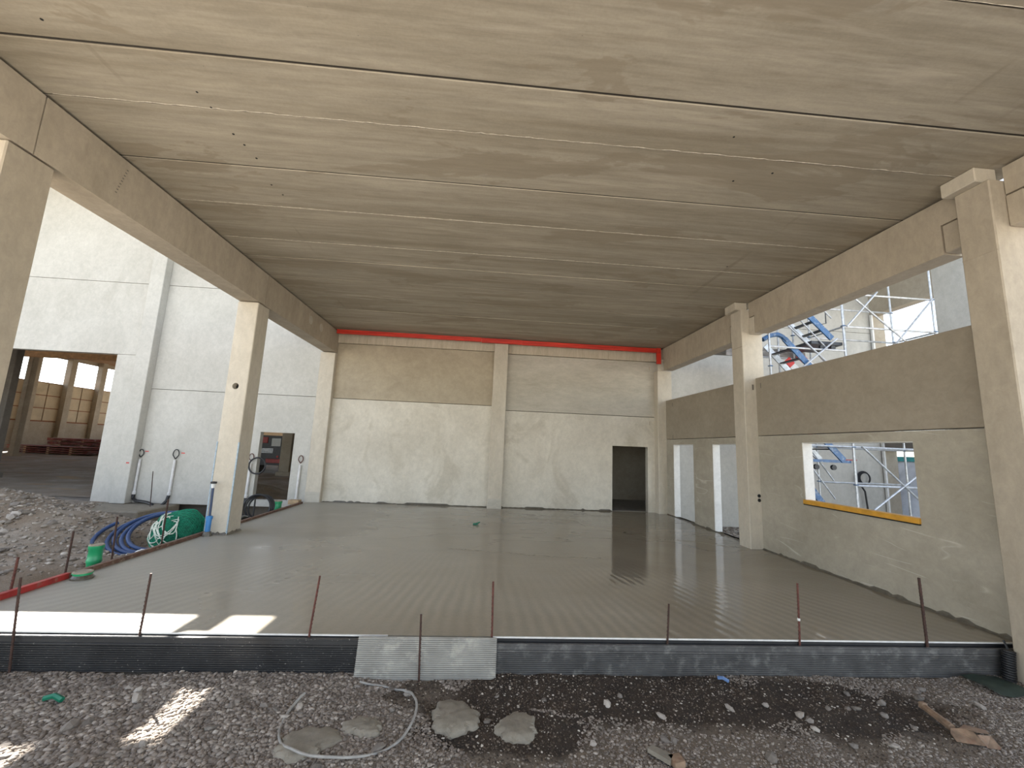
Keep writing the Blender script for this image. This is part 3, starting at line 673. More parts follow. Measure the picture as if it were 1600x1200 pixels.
# ------------------------------------------------------------------ columns and beams
def column(label, x0, x1, y0, y1, z0, z1, mat=None, b=0.012, name='concrete_column'):
    t = thing(name, label, 'column', ((x0+x1)/2, (y0+y1)/2, z0))
    sh = MB().box(x0, x1, y0, y1, z0, z1, b).build('shaft', mat or M_COLUMN, t)
    return t, sh
XLO = -5.07
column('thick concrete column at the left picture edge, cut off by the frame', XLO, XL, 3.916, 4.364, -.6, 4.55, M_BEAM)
t, sh = column('concrete column with a round black hole, standing at the left edge of the wet slab', XLO, XL, 8.458, 8.90, -.6, 4.545)
boolean_cut(sh, [MB().lathe([(.062, -.02), (.062, .16)], (-4.885, 8.44, 2.81), 20, 'Y')])
MB().lathe([(.06, 0), (.06, .004)], (-4.885, 8.59, 2.81), 20, 'Y').build('hole_bottom', M_SOCKET, t)
for x in (XLO+.004, XL-.004):
    MB().box(x-.012, x+.012, 8.450, 8.470, 0.02, 1.72).build('edge_strip', M_EDGESTRIP, t)
rp = []
for i in range(15):
    a = i/14*(0.40+0.44)
    rp.append((XLO-.01+min(a, .41)+.0, 8.452 if a < .41 else 8.452+(a-.41), 0))
mb = MB()
for (ax, ay, bx, by) in ((XLO, 8.458, XL, 8.458), (XL, 8.458, XL, 8.9)):
    nx, ny = (0, -1) if ay == by else (1, 0)
    prev = None
    for i in range(11):
        f = i/10; px_, py_ = ax+(bx-ax)*f, ay+(by-ay)*f; hh = .03+.03*random.random()
        cur = [(px_+nx*.003, py_+ny*.003, hh), (px_+nx*.035, py_+ny*.035, 0.002)]
        if prev: mb.add([*prev, *cur], [(0, 1, 3, 2)])
        prev = cur
mb.build('mortar_collar', M_RIM, t)
t, sh = column('concrete corner column where the left beam meets the back wall', XLO-.04, XL, 12.98, 13.4, -.3, 4.53)
MB().box(-4.70, XL, 13.1, 13.2, 4.53, 5.24).build('corner_strip', M_BEAM, t)
MB().box(-5.10, -4.68, 12.974, 12.985, 0.0, .30).build('stain_plate', M_BACK_UP2, t)
t, sh = column('pale concrete column in the middle of the back wall', .268, .70, 12.86, 13.2, -.1, 5.24)
MB().box(.285, .685, 12.855, 12.865, .0, .29).build('stain_plate', M_BACK_UP2, t)
t, sh = column('concrete column in the far right corner beside the doorway', XR, 6.05, 12.87, 13.2, -.3, 4.50)
MB().box(XR+.01, XR+.18, 12.86, 12.9, 4.50, 4.875).build('support_nib', M_COLUMN, t)
def right_column(label, y0, y1, mat, sockets=False):
    t, sh = column(label, XR, 6.05, y0, y1, -.6, 5.08, mat)
    zc0, zc1 = 5.08, ZC-.004
    MB().box(5.485, 5.76, y0+.05, y1+.06, zc0, zc1, .01).build('head_block', M_COLUMN, t)
    MB().box(XBR-.003, 6.0, y1, y1+.30, 4.51, 4.88, .012).build('support_nib', mat, t)
    MB().box(XBR-.003, 6.0, y0-.165, y0, 4.51, 4.88, .012).build('support_nib', mat, t)
    # casting seam across the shaft
    MB().box(XR-.003, XR+.01, y0+.005, y1-.005, 4.23, 4.243).build('casting_seam', M_BEAM, t)
    MB().box(XR+.18, XR+.22, y0-.004, y0+.004, 3.28, 3.40).build('lifting_pocket', M_DARKCOL, t)
    if sockets:
        for z in (.97, 1.06): MB().lathe([(.035, -.006), (.035, .003)], (5.805, y0, z), 14, 'Y').build('socket', M_SOCKET, t)
    return t
right_column('middle concrete column of the right wall, with two small dark sockets low down', 8.455, 8.84, M_COLUMN, True)
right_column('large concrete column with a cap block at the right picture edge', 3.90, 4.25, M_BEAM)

def beam(label, poly, x0, x1, strip=True, mat=None):
    ys = [p[0] for p in poly]
    t = thing('concrete_beam', label, 'beam', ((x0+x1)/2, (min(ys)+max(ys))/2, min(p[1] for p in poly)))
    MB().prism(poly, 0, x0, x1).build('beam_body', mat or M_BEAM, t)
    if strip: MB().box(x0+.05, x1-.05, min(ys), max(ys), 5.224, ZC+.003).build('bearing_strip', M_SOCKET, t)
    return t
TB = 5.226
rect = lambda y0, y1, z0: [(y0, z0), (y1, z0), (y1, TB), (y0, TB)]
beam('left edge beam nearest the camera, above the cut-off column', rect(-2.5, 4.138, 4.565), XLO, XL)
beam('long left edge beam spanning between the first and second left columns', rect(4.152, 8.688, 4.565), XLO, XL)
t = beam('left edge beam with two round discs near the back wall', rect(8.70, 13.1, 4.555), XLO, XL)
for y in (10.96, 11.68):
    MB().lathe([(.115, 0), (.115, .006), (.10, .010), (0, .010)], (XL, y, 4.95), 24, 'X').build('round_disc', M_BACK_UP2, t)
mb = MB()
for q in range(9): 
    zz = 4.75+q*.045; mb.box(XL-.001, XL+.002, 5.05+.012*q, 5.075+.012*q, zz, zz+.012)
mb.build('nail_marks', M_DARKCOL, bpy.data.objects['concrete_beam.001'])['kind'] = 'stuff'
def rbeam(label, y0, y1, n0, n1):
    """dapped ends leave room for the nibs of the columns"""
    p = []
    if n0: p += [(y0, 4.895), (n0, 4.895), (n0, 4.50)]
    else: p += [(y0, 4.50)]
    if n1: p += [(n1, 4.50), (n1, 4.895), (y1, 4.895)]
    else: p += [(y1, 4.50)]
    p += [(y1, TB), (y0, TB)]
    return beam(label, p, XBR, 6.05)
rbeam('right edge beam nearest the camera, mostly outside the picture', -2.5, 3.89, None, 3.71)
rbeam('right edge beam above the wide window opening', 4.265, 8.445, 4.565, 8.265)
rbeam('right edge beam above the two tall slots', 8.855, 12.96, 9.155, 12.80)

# red strips under the ceiling along the back wall
def red(label, x0, x1, z0, z1, y0=12.76):
    t = thing('red_strip', label, 'strip', ((x0+x1)/2, y0+.03, z0), 'red strips under the ceiling')
    MB().box(x0, x1, y0, y0+.06, z0, z1, .004).build('web', M_RED, t)
    MB().box(x0, x1, y0-.018, y0, z1-.045, z1-.005).build('top_flange', M_RED, t)
    MB().box(x0, x1, y0-.018, y0, z0+.005, z0+.04).build('bottom_flange', M_RED, t)
red('long red strip under the ceiling left of the middle back column', -4.62, -.16, 5.095, 5.225)
red('short red strip above the middle back column overlapping its neighbours', -.155, 1.12, 5.07, 5.215, 12.74)
red('long red strip under the ceiling right of the middle back column', 1.125, 5.50, 5.07, 5.21)
t = thing('red_strip', 'short upright red strip hanging in the far right corner', 'strip', (5.585, 12.80, 4.70), 'red strips under the ceiling')
MB().box(5.51, 5.645, 12.74, 12.80, 4.70, 5.22, .004).build('web', M_RED, t)
MB().box(5.51, 5.535, 12.725, 12.74, 4.70, 5.22).build('side_flange', M_RED, t); MB().box(5.62, 5.645, 12.725, 12.74, 4.70, 5.22).build('side_flange', M_RED, t)

# ------------------------------------------------------------------ slab edge: ribbed boards, white strip, stakes
def ribbed(label, x0, x1, y, z0, z1, mat, cat='edging', lean=0.0, nr=12, lips=True, thick=.018, name='edging_board'):
    """board with horizontal ribs, profile extruded along X; lean moves the foot towards the camera"""
    t = thing(name, label, cat, ((x0+x1)/2, y, z0))
    H = z1-z0; top = z1-(.075 if lips else .004); pts = []
    def yy(z): return y-lean*(z1-z)/H
    pitch_ = (top-z0)/nr; pts.append((z0, 0))
    for i in range(nr):
        b = z0+i*pitch_; pts += [(b+pitch_*.15, -.010), (b+pitch_*.50, -.010), (b+pitch_*.72, 0), (b+pitch_*.98, 0)]
    pts.append((top, 0))
    front = [(yy(z)+d, z) for z, d in pts]; back = [(yy(top)+thick, top), (yy(z0)+thick, z0)]
    MB().prism(front+back, 0, x0, x1).build('ribbed_web', mat, t)
    if lips:
        MB().box(x0, x1, y-.016, y+thick, z1-.075, z1-.057, .003).build('lower_lip', mat, t)
        MB().box(x0, x1, y-.006, y+thick, z1-.057, z1-.016, .002).build('flat_band', mat, t)
        MB().box(x0, x1, y-.018, y+thick, z1-.016, z1, .003).build('top_lip', mat, t)
    return t
ribbed('black ribbed plastic edging board along the front of the slab, left half', -6.3, -1.04, 4.333, -.305, -.008, M_BLACKPL)
ribbed('greyish black ribbed edging board along the front of the slab, right half', .235, 6.6, 4.333, -.315, -.035, M_GREYBLPL)
ribbed('light grey ribbed plastic plate leaning over the gap between the black edging boards', -1.055, .248, 4.315, -.345, .022, M_GREYPL, 'plate', .07, 22, False, .012, 'ribbed_plate')
def estrip(x0, x1, z1, label):
    t = thing('edge_strip', label, 'strip', ((x0+x1)/2, 4.383, -.05), 'white slab edge strips')
    MB().box(x0, x1, 4.378, 4.394, z1-.014, z1, .002).build('white_top', M_WHITESTRIP, t); MB().box(x0, x1, 4.380, 4.394, -.28, z1-.014).build('dark_gap_fill', M_BLACK, t)  # black lower strip stands in for the shaded gap behind the board
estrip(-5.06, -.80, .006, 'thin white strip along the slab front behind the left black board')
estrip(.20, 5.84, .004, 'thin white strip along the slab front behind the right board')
def stake(label, p0, p1, mat=None, r=.0095, group='steel stakes along the slab front', nick=None):
    p0 = Vector(p0); p1 = Vector(p1)
    t = thing('steel_stake', label, 'stake', p0, group)
    MB().tube([p0, p0.lerp(p1, .5)+Vector((random.uniform(-.004, .004), 0, 0)), p1], r, 8).build('bar', mat or M_RUST, t)
    mb = MB(); L = (p1-p0).length; n = int(L/.035); d = (p1-p0).normalized()
    for i in range(2, n-1):
        c = p0.lerp(p1, i/n); mb.tube([c-d*.004, c+d*.004], r*1.16, 8)
    mb.build('ribs', mat or M_RUST, t)['kind'] = 'stuff'
    if nick: MB().lathe([(r*1.3, -.012), (r*1.5, 0), (r*1.3, .012)], p0.lerp(p1, nick), 10).build('pale_mark', M_WHITESTRIP, t)
    return t
stake('dark steel stake in front of the black edging at the far left', (-4.03, 4.295, -.33), (-4.10, 4.295, .49))
stake('rusty stake second from the left, rising behind the black edging', (-3.06, 4.365, -.29), (-3.04, 4.37, .525), M_RUST)
stake('tall rusty stake leaning right, left of the grey plate', (-1.55, 4.365, -.29), (-1.49, 4.37, .535), M_RUSTRED)
stake('short stake standing in front of the grey ribbed plate', (-.455, 4.215, -.36), (-.485, 4.27, .24))
stake('rusty stake at the right end of the grey plate', (.205, 4.365, -.29), (.19, 4.37, .515), M_RUSTRED)
stake('short rusty stake in front of the slot reflections', (1.945, 4.365, -.29), (1.985, 4.37, .335), M_RUST)
stake('red stake with a pale mark halfway up', (3.35, 4.365, -.29), (3.375, 4.37, .56), M_RUSTRED, nick=.585)
stake('thickest tall dark stake, rightmost in front of the right wall', (4.77, 4.365, -.29), (4.75, 4.37, .64), M_RUST, .013)
sg = 'steel stakes along the left formwork'
stake('short leaning red-brown stake at the left picture edge, outside the red board', (-5.13, 5.28, -.45), (-5.13, 5.30, .39), M_RUSTRED, .012, sg)
stake('tall thin stake beside the joint of the red and brown boards', (-5.13, 5.90, -.45), (-5.13, 5.91, .55), M_RUST, .011, sg)
stake('stake in front of the blue hose coil', (-5.13, 6.60, -.45), (-5.13, 6.54, .63), M_RUST, .011, sg)
stake('stake standing in front of the green net bundle', (-5.13, 7.50, -.40), (-5.13, 7.49, .75), M_RUST, .012, sg)
stake('thin dark rod standing against the pale outer wall between two white conduits', (-9.08, 12.6, -.2), (-9.16, 12.6, .76), M_RUST, .010, 'rods by the outer wall')
stake('black stake on the slab edge beside the far green pipe', (-5.10, 10.2, -.3), (-5.10, 10.2, .42), M_BLACK, .018, sg)

# ------------------------------------------------------------------ left formwork
def board(label, y0, y1, mat, z1=.055, x0=-5.075):
    t = thing('formwork_board', label, 'board', (x0+.02, (y0+y1)/2, -.2), 'formwork boards along the slab edge')
    MB().box(x0, x0+.042, y0, y1, -.22, z1, .004).build('plank', mat, t)
    MB().box(x0-.012, x0+.05, y0, y1, z1, z1+.012, .002).build('capping', M_BROWNBOARD if mat is not M_REDBOARD else M_REDBOARD, t)
    return t
board('bright red formwork board on the slab edge, left foreground', 4.40, 5.86, M_REDBOARD)
board('brown timber formwork board ending at the left column', 5.875, 8.44, M_BROWNBOARD, .045)
board('reddish formwork board behind the left column', 8.92, 12.72, M_BROWNBOARD, .035)
tag(MB().box(-5.38, -5.10, 12.55, 12.78, -.02, .10, .006).build('wood_block', M_WOOD), 'small pale wood block at the far end of the formwork boards', 'block')
# torn white sheeting along the boards
mb = MB(); prev = None
for i in range(9):
    y = 6.9+i*.06; a = random.uniform(.03, .11); cur = [(-5.09, y, .03+random.uniform(0, .02)), (-5.14-a, y, random.uniform(-.02, .05)), (-5.2-a*1.6, y, random.uniform(-.16, -.06))]
    if prev: mb.add([*prev, *cur], [(0, 1, 4, 3), (1, 2, 5, 4)])
    prev = cur
tag(mb.build('plastic_sheet', M_WHITEBAR), 'crumpled torn white sheeting lying along the brown formwork board', 'sheet')

# ------------------------------------------------------------------ green drain pipes
def drain(label, x, y, z0, z1, r, lean=0.0):
    t = thing('drain_pipe', label, 'pipe', (x, y, z0), 'green drain pipes')
    H = z1-z0
    MB().lathe([(r, 0), (r, H*.55), (r*1.04, H*.56), (r*1.14, H*.60), (r*1.14, H*.66), (r*1.06, H*.68), (r*1.06, H*.90), (r*1.18, H*.92), (r*1.18, H)], (x, y, z0), 24).build('pipe_body', M_GREENPIPE, t, True)
    MB().lathe([(r*1.14, 0), (r*1.14, .012), (r*.9, .016), (r*.8, .010), (0, .010)], (x, y, z1), 24).build('pipe_cap', M_PIPECAP, t)
    return t
drain('low capped green pipe stub set in the wet slab near the red board', -5.105+.22, 5.86, -.05, .075, .085)
drain('upright green drain pipe outside the brown formwork board, left foreground', -5.40, 6.62, -.34, .215, .075)
drain('small green drain pipe at the far end of the slab edge by the outer doorway', -5.33, 11.8, -.35, .17, .105)
mb = MB().lathe([(.085*1.3, -.02), (.085*1.32, .02), (.085*1.05, .05)], (-4.885, 5.86, 0), 18)
mb.build('mortar_ring', M_RIM, bpy.data.objects['drain_pipe'])

# ------------------------------------------------------------------ blue hose coil
def ring_pts(c, r, n, tilt, az, a0=0, a1=2*math.pi, ell=1.0):
    pts = []
    rt = Matrix.Rotation(az, 3, 'Z') @ Matrix.Rotation(tilt, 3, 'X')
    for i in range(n+1):
        a = a0+(a1-a0)*i/n
        pts.append(Vector(c)+rt @ Vector((r*math.cos(a), r*ell*math.sin(a), 0)))
    return pts
t = thing('hose_coil', 'coil of thick blue hose lying on the soil beside the green net', 'hose', (-6.5, 9.05, -.3))
for i, (cx, cy_, cz, r, tl, a0, a1) in enumerate(((-6.50, 9.08, .02, .68, .46, .2, 6.5), (-6.43, 9.10, .06, .65, .50, .6, 6.7), (-6.35, 9.08, .06, .60, .52, 0, 6.28), (-6.30, 9.10, .10, .56, .55, .3, 6.4), (-6.66, 8.98, .03, .70, .44, 2.5, 4.9))):
    MB().tube(ring_pts((cx+.02, cy_+.12, cz-.20), r, 48, tl, .25, a0, a1, .95), .036, 10).build('hose_turn', M_BLUEHOSE, t, True)

# ------------------------------------------------------------------ green net bundle
t = thing('net_bundle', 'bundled green net tied with pale rope, lying against the left column', 'net', (-5.54, 8.55, -.3))
def lump(bm, c, s, seed, amp):
    for v in bm.verts:
        d = v.co.normalized()
        nn = amp*(math.sin(5*d.x+seed)*math.cos(4*d.y-seed)+.6*math.sin(9*d.z+7*d.x+seed)*math.cos(8*d.y))
        q = d*(1+nn); zz = q.z*s[2]
        v.co = Vector((c[0]+q.x*s[0]*(1+.08*(zz < 0)), c[1]+q.y*s[1], c[2]+zz))
    return bm
NC, NS = (-5.54, 8.55, .02), (.39, .45, .36)
bm = bmesh.new(); bmesh.ops.create_icosphere(bm, subdivisions=4, radius=1); lump(bm, NC, NS, 1.3, .07)
MB().addbm(bm).build('folded_mass', M_NETDARK, t, True)
for lev, sc, seed in ((5, 1.02, 1.3), (4, 1.05, 1.5)):
    bm = bmesh.new(); bmesh.ops.create_icosphere(bm, subdivisions=lev, radius=1); lump(bm, NC, tuple(a*sc for a in NS), seed, .08)
    for v in bm.verts: v.co += Vector((random.uniform(-.008, .008), random.uniform(-.008, .008), random.uniform(-.008, .008)))
    bmesh.ops.wireframe(bm, faces=bm.faces[:], thickness=.0045, use_replace=True, use_boundary=True)
    o = MB().addbm(bm).build('net_mesh', M_NET, t); o['kind'] = 'stuff'
for q in range(9):
    pts = []; a0 = random.uniform(3.6, 4.6); b0 = random.uniform(-.2, .9); ph = random.uniform(0, 6)
    for i in range(26):
        f = i/25; th = a0+.55*math.sin(f*5+ph)+.2*f; el = b0+.6*math.sin(f*7+ph*1.7)*(.5+.5*f)
        d = Vector((math.cos(th)*math.cos(el), math.sin(th)*math.cos(el), math.sin(el)))
        nn = .08*(math.sin(5*d.x+1.3)*math.cos(4*d.y-1.3)+.6*math.sin(9*d.z+7*d.x+1.3)*math.cos(8*d.y))
        qd = d*(1+nn)*1.06
        pts.append((NC[0]+qd.x*NS[0], NC[1]+qd.y*NS[1], NC[2]+qd.z*NS[2]))
    MB().tube(pts, .009, 6).build('rope', M_ROPE, t, True)

# ------------------------------------------------------------------ valve rod
t = thing('valve_rod', 'blue valve spindle with a dark rod, standing before the left column', 'valve', (-4.955, 8.37, 0))
rx, ry = -4.945, 8.345
MB().lathe([(.08, 0), (.075, .03), (.06, .075), (.045, .08)], (rx, ry, 0), 12).build('concrete_foot', M_RIM, t)
MB().lathe([(.042, .06), (.045, .30), (.055, .30), (.055, .345), (.035, .36)], (rx, ry, 0), 16).build('sleeve', M_VALVEBLUE, t, True)
MB().tube([(rx, ry, .34), (rx-.012, ry, .88)], .022, 10).build('rod', M_DKBLUE, t)
MB().lathe([(.028, .86), (.034, .94)], (rx-.014, ry, 0), 14).build('collar', M_WHITEBAR, t)
MB().lathe([(.05, .94), (.052, .975), (.02, .98)], (rx-.014, ry, 0), 14).build('cap', M_BLACK, t)

# ------------------------------------------------------------------ white conduits on the outer wall
def conduit(label, x, zb=.02, zt=1.02, loop_r=.09, mat=M_BLACK, hose=None):
    t = thing('white_conduit', label, 'conduit', (x, YW-.05, zb), 'conduits on the outer wall')
    MB().tube([(x, YW-.045, zb+.04), (x+.01, YW-.045, zt)], .034, 12).build('conduit_pipe', M_CONDUIT, t, True)
    MB().lathe([(.048, 0), (.05, .07), (.036, .09)], (x, YW-.045, zb), 12).build('socket_end', M_CONDUIT, t)
    lp = []
    for i in range(25):
        a = -math.pi/2+2*math.pi*i/24
        lp.append((x+.01+loop_r*.75*math.cos(a)*(1 if math.sin(a) > -.2 else max(0.08, 1.2+math.sin(a))), YW-.04, zt+.17+loop_r*1.5*math.sin(a)*.85))
    MB().tube(lp, .013, 6).build('cable_loop', mat, t)
    if hose:
        MB().tube(hose, .042, 8).build('hose_tail', M_BLACK, t, True)
    return t
conduit('white conduit right beside the pilaster, leftmost of the conduits', -9.95, .05, 1.05, hose=[(-9.95, YW-.05, .06), (-9.93, YW-.07, -.06), (-9.80, YW-.12, -.12), (-9.45, YW-.2, -.14), (-9.22, YW-.3, -.18), (-9.14, YW-.4, -.35), (-9.14, YW-.5, -.6)])
conduit('white conduit in the middle of the pale wall, left of the holed column', -8.98, .05, 1.06, .11, hose=[(-8.98, YW-.05, .06), (-9.0, YW-.08, -.1), (-9.1, YW-.2, -.3), (-9.2, YW-.3, -.55)])
conduit('white conduit just left of the outer doorway with a black cable ring on it', -6.83, .05, 1.05, mat=M_RUSTRED, hose=[(-6.83, YW-.05, .06), (-6.83, YW-.08, -.1), (-6.86, YW-.2, -.4)])
conduit('white conduit between the outer doorway and the corner column', -5.40, .0, 1.05, mat=M_RUSTRED)
tag(MB().tube(ring_pts((-6.60, YW-.10, .99), .235, 40, math.pi/2, 0)[:-1], .022, 8, closed=True).build('cable_ring', M_BLACK, smooth=True), 'black cable ring hanging on the conduit beside the outer doorway', 'cable')
t = thing('black_hose_coil', 'black hose coil standing in the pit below the outer doorway', 'hose', (-5.35, 11.2, -.35), 'black hoses')
for i in range(3): MB().tube(ring_pts((-5.50+.03*i, 11.1+.06*i, .10), .31-.01*i, 36, math.pi/2-.25, .15)[:-1], .024, 8, closed=True).build('hose_turn', M_BLACK, t, True)
t = thing('black_pipe', 'black pipe lying in the pit behind the formwork board', 'pipe', (-5.5, 10.2, -.3), 'black hoses')
MB().tube([(-5.25, 9.25, -.12), (-5.3, 9.7, -.07), (-5.45, 10.4, -.02), (-5.5, 10.7, -.08)], .05, 10).build('pipe_body', M_BLACK, t, True)
# red paint marks are part of the wall
for x, z in ((-9.82, 1.28), (-8.80, 1.27)):
    MB().box(x-.05, x+.05, YW-.003, YW+.001, z-.015, z+.015).build('paint_mark', M_PINK, wl)
# pilaster of the hall front on its footing
t = thing('wall_pilaster', 'pale concrete pilaster on the outer wall at the left, beside the hall opening', 'column', (-10.2, 12.95, -.2))
MB().box(-10.41, -9.99, 12.88, YW, -.19, 8.9, .012).build('shaft', M_OUT, t)
MB().box(-10.13, -10.05, 12.875, 12.882, .93, .965).build('paint_mark', M_PINK, t)
t = thing('column_footing', 'rough concrete footing block under the pale pilaster', 'footing', (-9.9, 12.6, -1))
MB().box(-10.9, -8.75, 11.75, 13.3, -1.0, -.20, .03).build('block', M_FRESH, t)

# ------------------------------------------------------------------ inside the hall
def hall_col(label, x0, x1, y0, y1, mat):
    t = thing('hall_column', label, 'column', ((x0+x1)/2, (y0+y1)/2, -.3), None)
    MB().box(x0, x1, y0, y1, -.3, 9.7, .02).build('shaft', mat, t)
    MB().box(x0-.1, x1+.1, y0-.1, y1+.1, -.3, .0, .02).build('base', mat, t)
hall_col('dark concrete column inside the hall at the left picture edge', -19.4, -19.1, 18, 18.3, M_DARKCOL)
hall_col('paler column inside the hall, just right of the dark one', -33.1, -32.75, 32, 32.4, M_HALLCONC)
hall_col('grey column inside the hall seen through the outer doorway', -11.0, -10.45, 24, 24.6, M_HALLCONC)
t = thing('roof_beam', 'orange laminated timber beam under the hall roof', 'beam', (-28, 30, 6.5))
MB().box(-46, -5, 30, 30.3, 6.62, 7.0).build('timber', M_ORANGE, t)
t = thing('roof_beam', 'second darker timber beam deeper under the hall roof', 'beam', (-28, 37, 7.4))
MB().prism([(-45, 8.9), (-5, 6.0), (-5, 7.0), (-45, 9.6)], 1, 34, 34.3).build('timber', M_ORANGE, t)
def stackpack(label, x0, x1, y0, y1, z0, z1):
    t = thing('panel_stack', label, 'stack', ((x0+x1)/2, (y0+y1)/2, z0), 'panel stacks in the hall')
    n = 4
    for i in range(n):
        a = z0+(z1-z0)*i/n; dx = random.uniform(-.25, .25)
        MB().box(x0+dx, x1+dx, y0, y1, a+.06, a+(z1-z0)/n-.02).build('panel', M_BROWNPACK, t)
        for fx in (.2, .5, .8): MB().box(x0+(x1-x0)*fx-.1, x0+(x1-x0)*fx+.1, y0, y1, a-.02, a+.06).build('batten', M_WOOD, t)
stackpack('lower stack of dark red panels on the hall floor', -37.2, -31.5, 36, 37.6, -.18, .45)
stackpack('longer stack of brown-red panels just behind the lower stack in the hall', -37.0, -31.0, 38.4, 40, -.18, 1.05)
t = thing('loader', 'dark work machine with red parts standing in the hall behind the outer doorway', 'vehicle', (-12.4, 26, -.2))
MB().prism([(-13.4, .25), (-11.35, .25), (-11.35, 1.15), (-11.5, 1.95), (-13.2, 1.95), (-13.4, 1.2)], 1, 25.3, 28.5).build('body', M_VEH, t)
MB().box(-12.15, -11.6, 25.26, 25.31, 1.32, 1.82, .02).build('window_pane', M_GLASS, t)
MB().box(-13.1, -12.35, 25.26, 25.31, 1.50, 1.85, .02).build('red_panel', M_VEHRED, t)
MB().box(-12.35, -11.5, 25.24, 25.3, .38, .62, .02).build('red_bumper', M_VEHRED, t)
for i in range(4): MB().box(-12.75, -12.0, 25.26, 25.3, .95+i*.07, .985+i*.07).build('grille_bar', M_STEEL, t)
MB().lathe([(.06, 0), (.06, -.04)], (-11.72, 25.3, .75), 14, 'Y').build('tail_lamp', M_PINK, t)
for x in (-13.2, -11.75): MB().lathe([(.42, 0), (.45, .05), (.45, .28), (.42, .33)], (x, 26.0, .23), 24, 'X').build('wheel', M_BLACK, t)

# ------------------------------------------------------------------ window sill beam
t = thing('timber_beam', 'yellow formwork timber lying on the sill of the wide window opening', 'beam', (XP, 6.27, 1.05))
MB().box(XP-.035, XP+.11, 5.275, 7.275, 1.062, 1.135, .005).build('timber', M_YELLOW, t)
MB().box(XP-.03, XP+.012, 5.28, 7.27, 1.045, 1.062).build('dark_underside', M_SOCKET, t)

# ------------------------------------------------------------------ scaffold stair tower in the right yard
t = thing('scaffold_tower', 'galvanised scaffold tower with blue stair flights beyond the right openings', 'scaffold', (9.4, 10.6, -.36))
G0 = -.36
def pole(name, a, b, r=.026, mat=None): return MB().tube([a, b], r, 8).build(name, mat or M_STEEL, t)
YF, YB = 10.0, 11.15
for x, y in ((9.43, YF), (9.56, YF+.12), (9.43, YB), (7.34, YF), (7.34, YB), (12.07, YF), (12.07, YB), (8.88, YB-.05), (8.42, YB-.05)):
    o = pole('standard', (x, y, G0), (x, y, 7.6))
    for z in (1.27, 2.21, 4.2, 5.4, 6.3): MB().lathe([(.045, -.012), (.06, -.006), (.06, .006), (.045, .012)], (x, y, z), 10).build('rosette', M_SCBLUE, o)
for x, y in ((9.43, YF), (12.07, YF), (7.34, YF), (9.43, YB), (12.07, YB), (7.34, YB)):
    MB().box(x-.08, x+.08, y-.08, y+.08, G0, G0+.01).build('base_plate', M_STEEL, t)
for z in (1.25, 2.21, 5.38, 6.30):
    for y in (YF, YB): pole('ledger', (9.43, y, z), (12.07, y, z))
for z in (2.21, 4.72):
    for y in (YF, YB): pole('ledger', (7.34, y, z), (9.43, y, z))
for z in (2.21, 5.38):
    for x in (7.34, 9.43, 12.07): pole('transom', (x, YF, z), (x, YB, z))
for y in (YF-.04,):
    pole('brace', (9.64, y, 2.23), (12.0, y, .10), .024); pole('brace', (9.5, y, .45), (12.0, y, 2.2), .024)
    pole('brace', (9.81, y, 6.15), (11.9, y, 4.45), .024); pole('brace', (12.06, y, 6.32), (10.1, y, 4.15), .024)
    pole('brace', (9.5, y, 5.38), (10.45, y, 6.40), .022); pole('brace', (7.6, y, 3.72), (9.2, y, 5.03), .022)
    pole('brace', (7.4, y, 5.7), (9.0, y, 4.25), .022)
def flight(x0, z0, x1, z1, y0, y1, railmat=M_SCBLUE):
    """stringers front and back with treads between"""
    d = Vector((x1-x0, 0, z1-z0)).normalized(); nn = Vector((-d.z, 0, d.x))*.075
    for y in (y0, y1):
        a = Vector((x0, y, z0)); b = Vector((x1, y, z1))
        vs = []
        for p in (a, b):
            for yy in (y-.02, y+.02):
                for s in (-1, 1): vs.append(p+Vector((0, yy-y, 0))+nn*s)
        MB().add(vs, [(0, 1, 3, 2), (4, 6, 7, 5), (0, 4, 5, 1), (2, 3, 7, 6), (0, 2, 6, 4), (1, 5, 7, 3)]).build('stringer', railmat if y == y0 else M_STEEL, t)
    n = max(4, int(abs(z1-z0)/.22))
    for i in range(1, n):
        f = i/n; x = x0+(x1-x0)*f; z = z0+(z1-z0)*f
        MB().box(x-.065, x+.065, y0+.02, y1-.02, z-.015, z+.015).build('tread', M_DKSTEEL, t)
    for off_ in (.55, 1.0):
        pole('handrail', (x0, y0-.03, z0+off_), (x1, y0-.03, z1+off_), .018)
# upper flight, middle flight, lower flight
flight(7.75, 6.40, 9.13, 5.05, YF+.05, YF+.78)
flight(7.80, 4.96, 8.95, 3.75, YF+.05, YF+.80)
flight(8.15, 2.95, 9.2, 1.86, YF+.05, YF+.8)
flight(8.2, 1.35, 8.95, .35, YF+.15, YF+.8)
# curved blue head of the middle flight
MB().tube([(7.2, YF+.05, 4.90), (7.42, YF+.05, 5.03), (7.62, YF+.05, 5.07), (7.74, YF+.05, 5.02), (7.86, YF+.05, 4.90)], .06, 8).build('stair_head', M_SCBLUE, t, True)
MB().box(8.55, 9.42, YF+.05, YF+.95, 4.88, 4.96).build('landing', M_DKSTEEL, t)
MB().box(8.36, 9.40, YF+.05, YF+.95, 1.80, 1.87).build('landing', M_SCBLUE, t)
for i in range(4): MB().box(6.9, 9.3, YB+.05+i*.24, YB+.27+i*.24, 4.95, 5.0).build('plank', M_PLANK, t)
MB().box(6.9, 9.3, YB+.04, YB+.07, 4.72, 4.93).build('toe_board', M_PLANK, t)
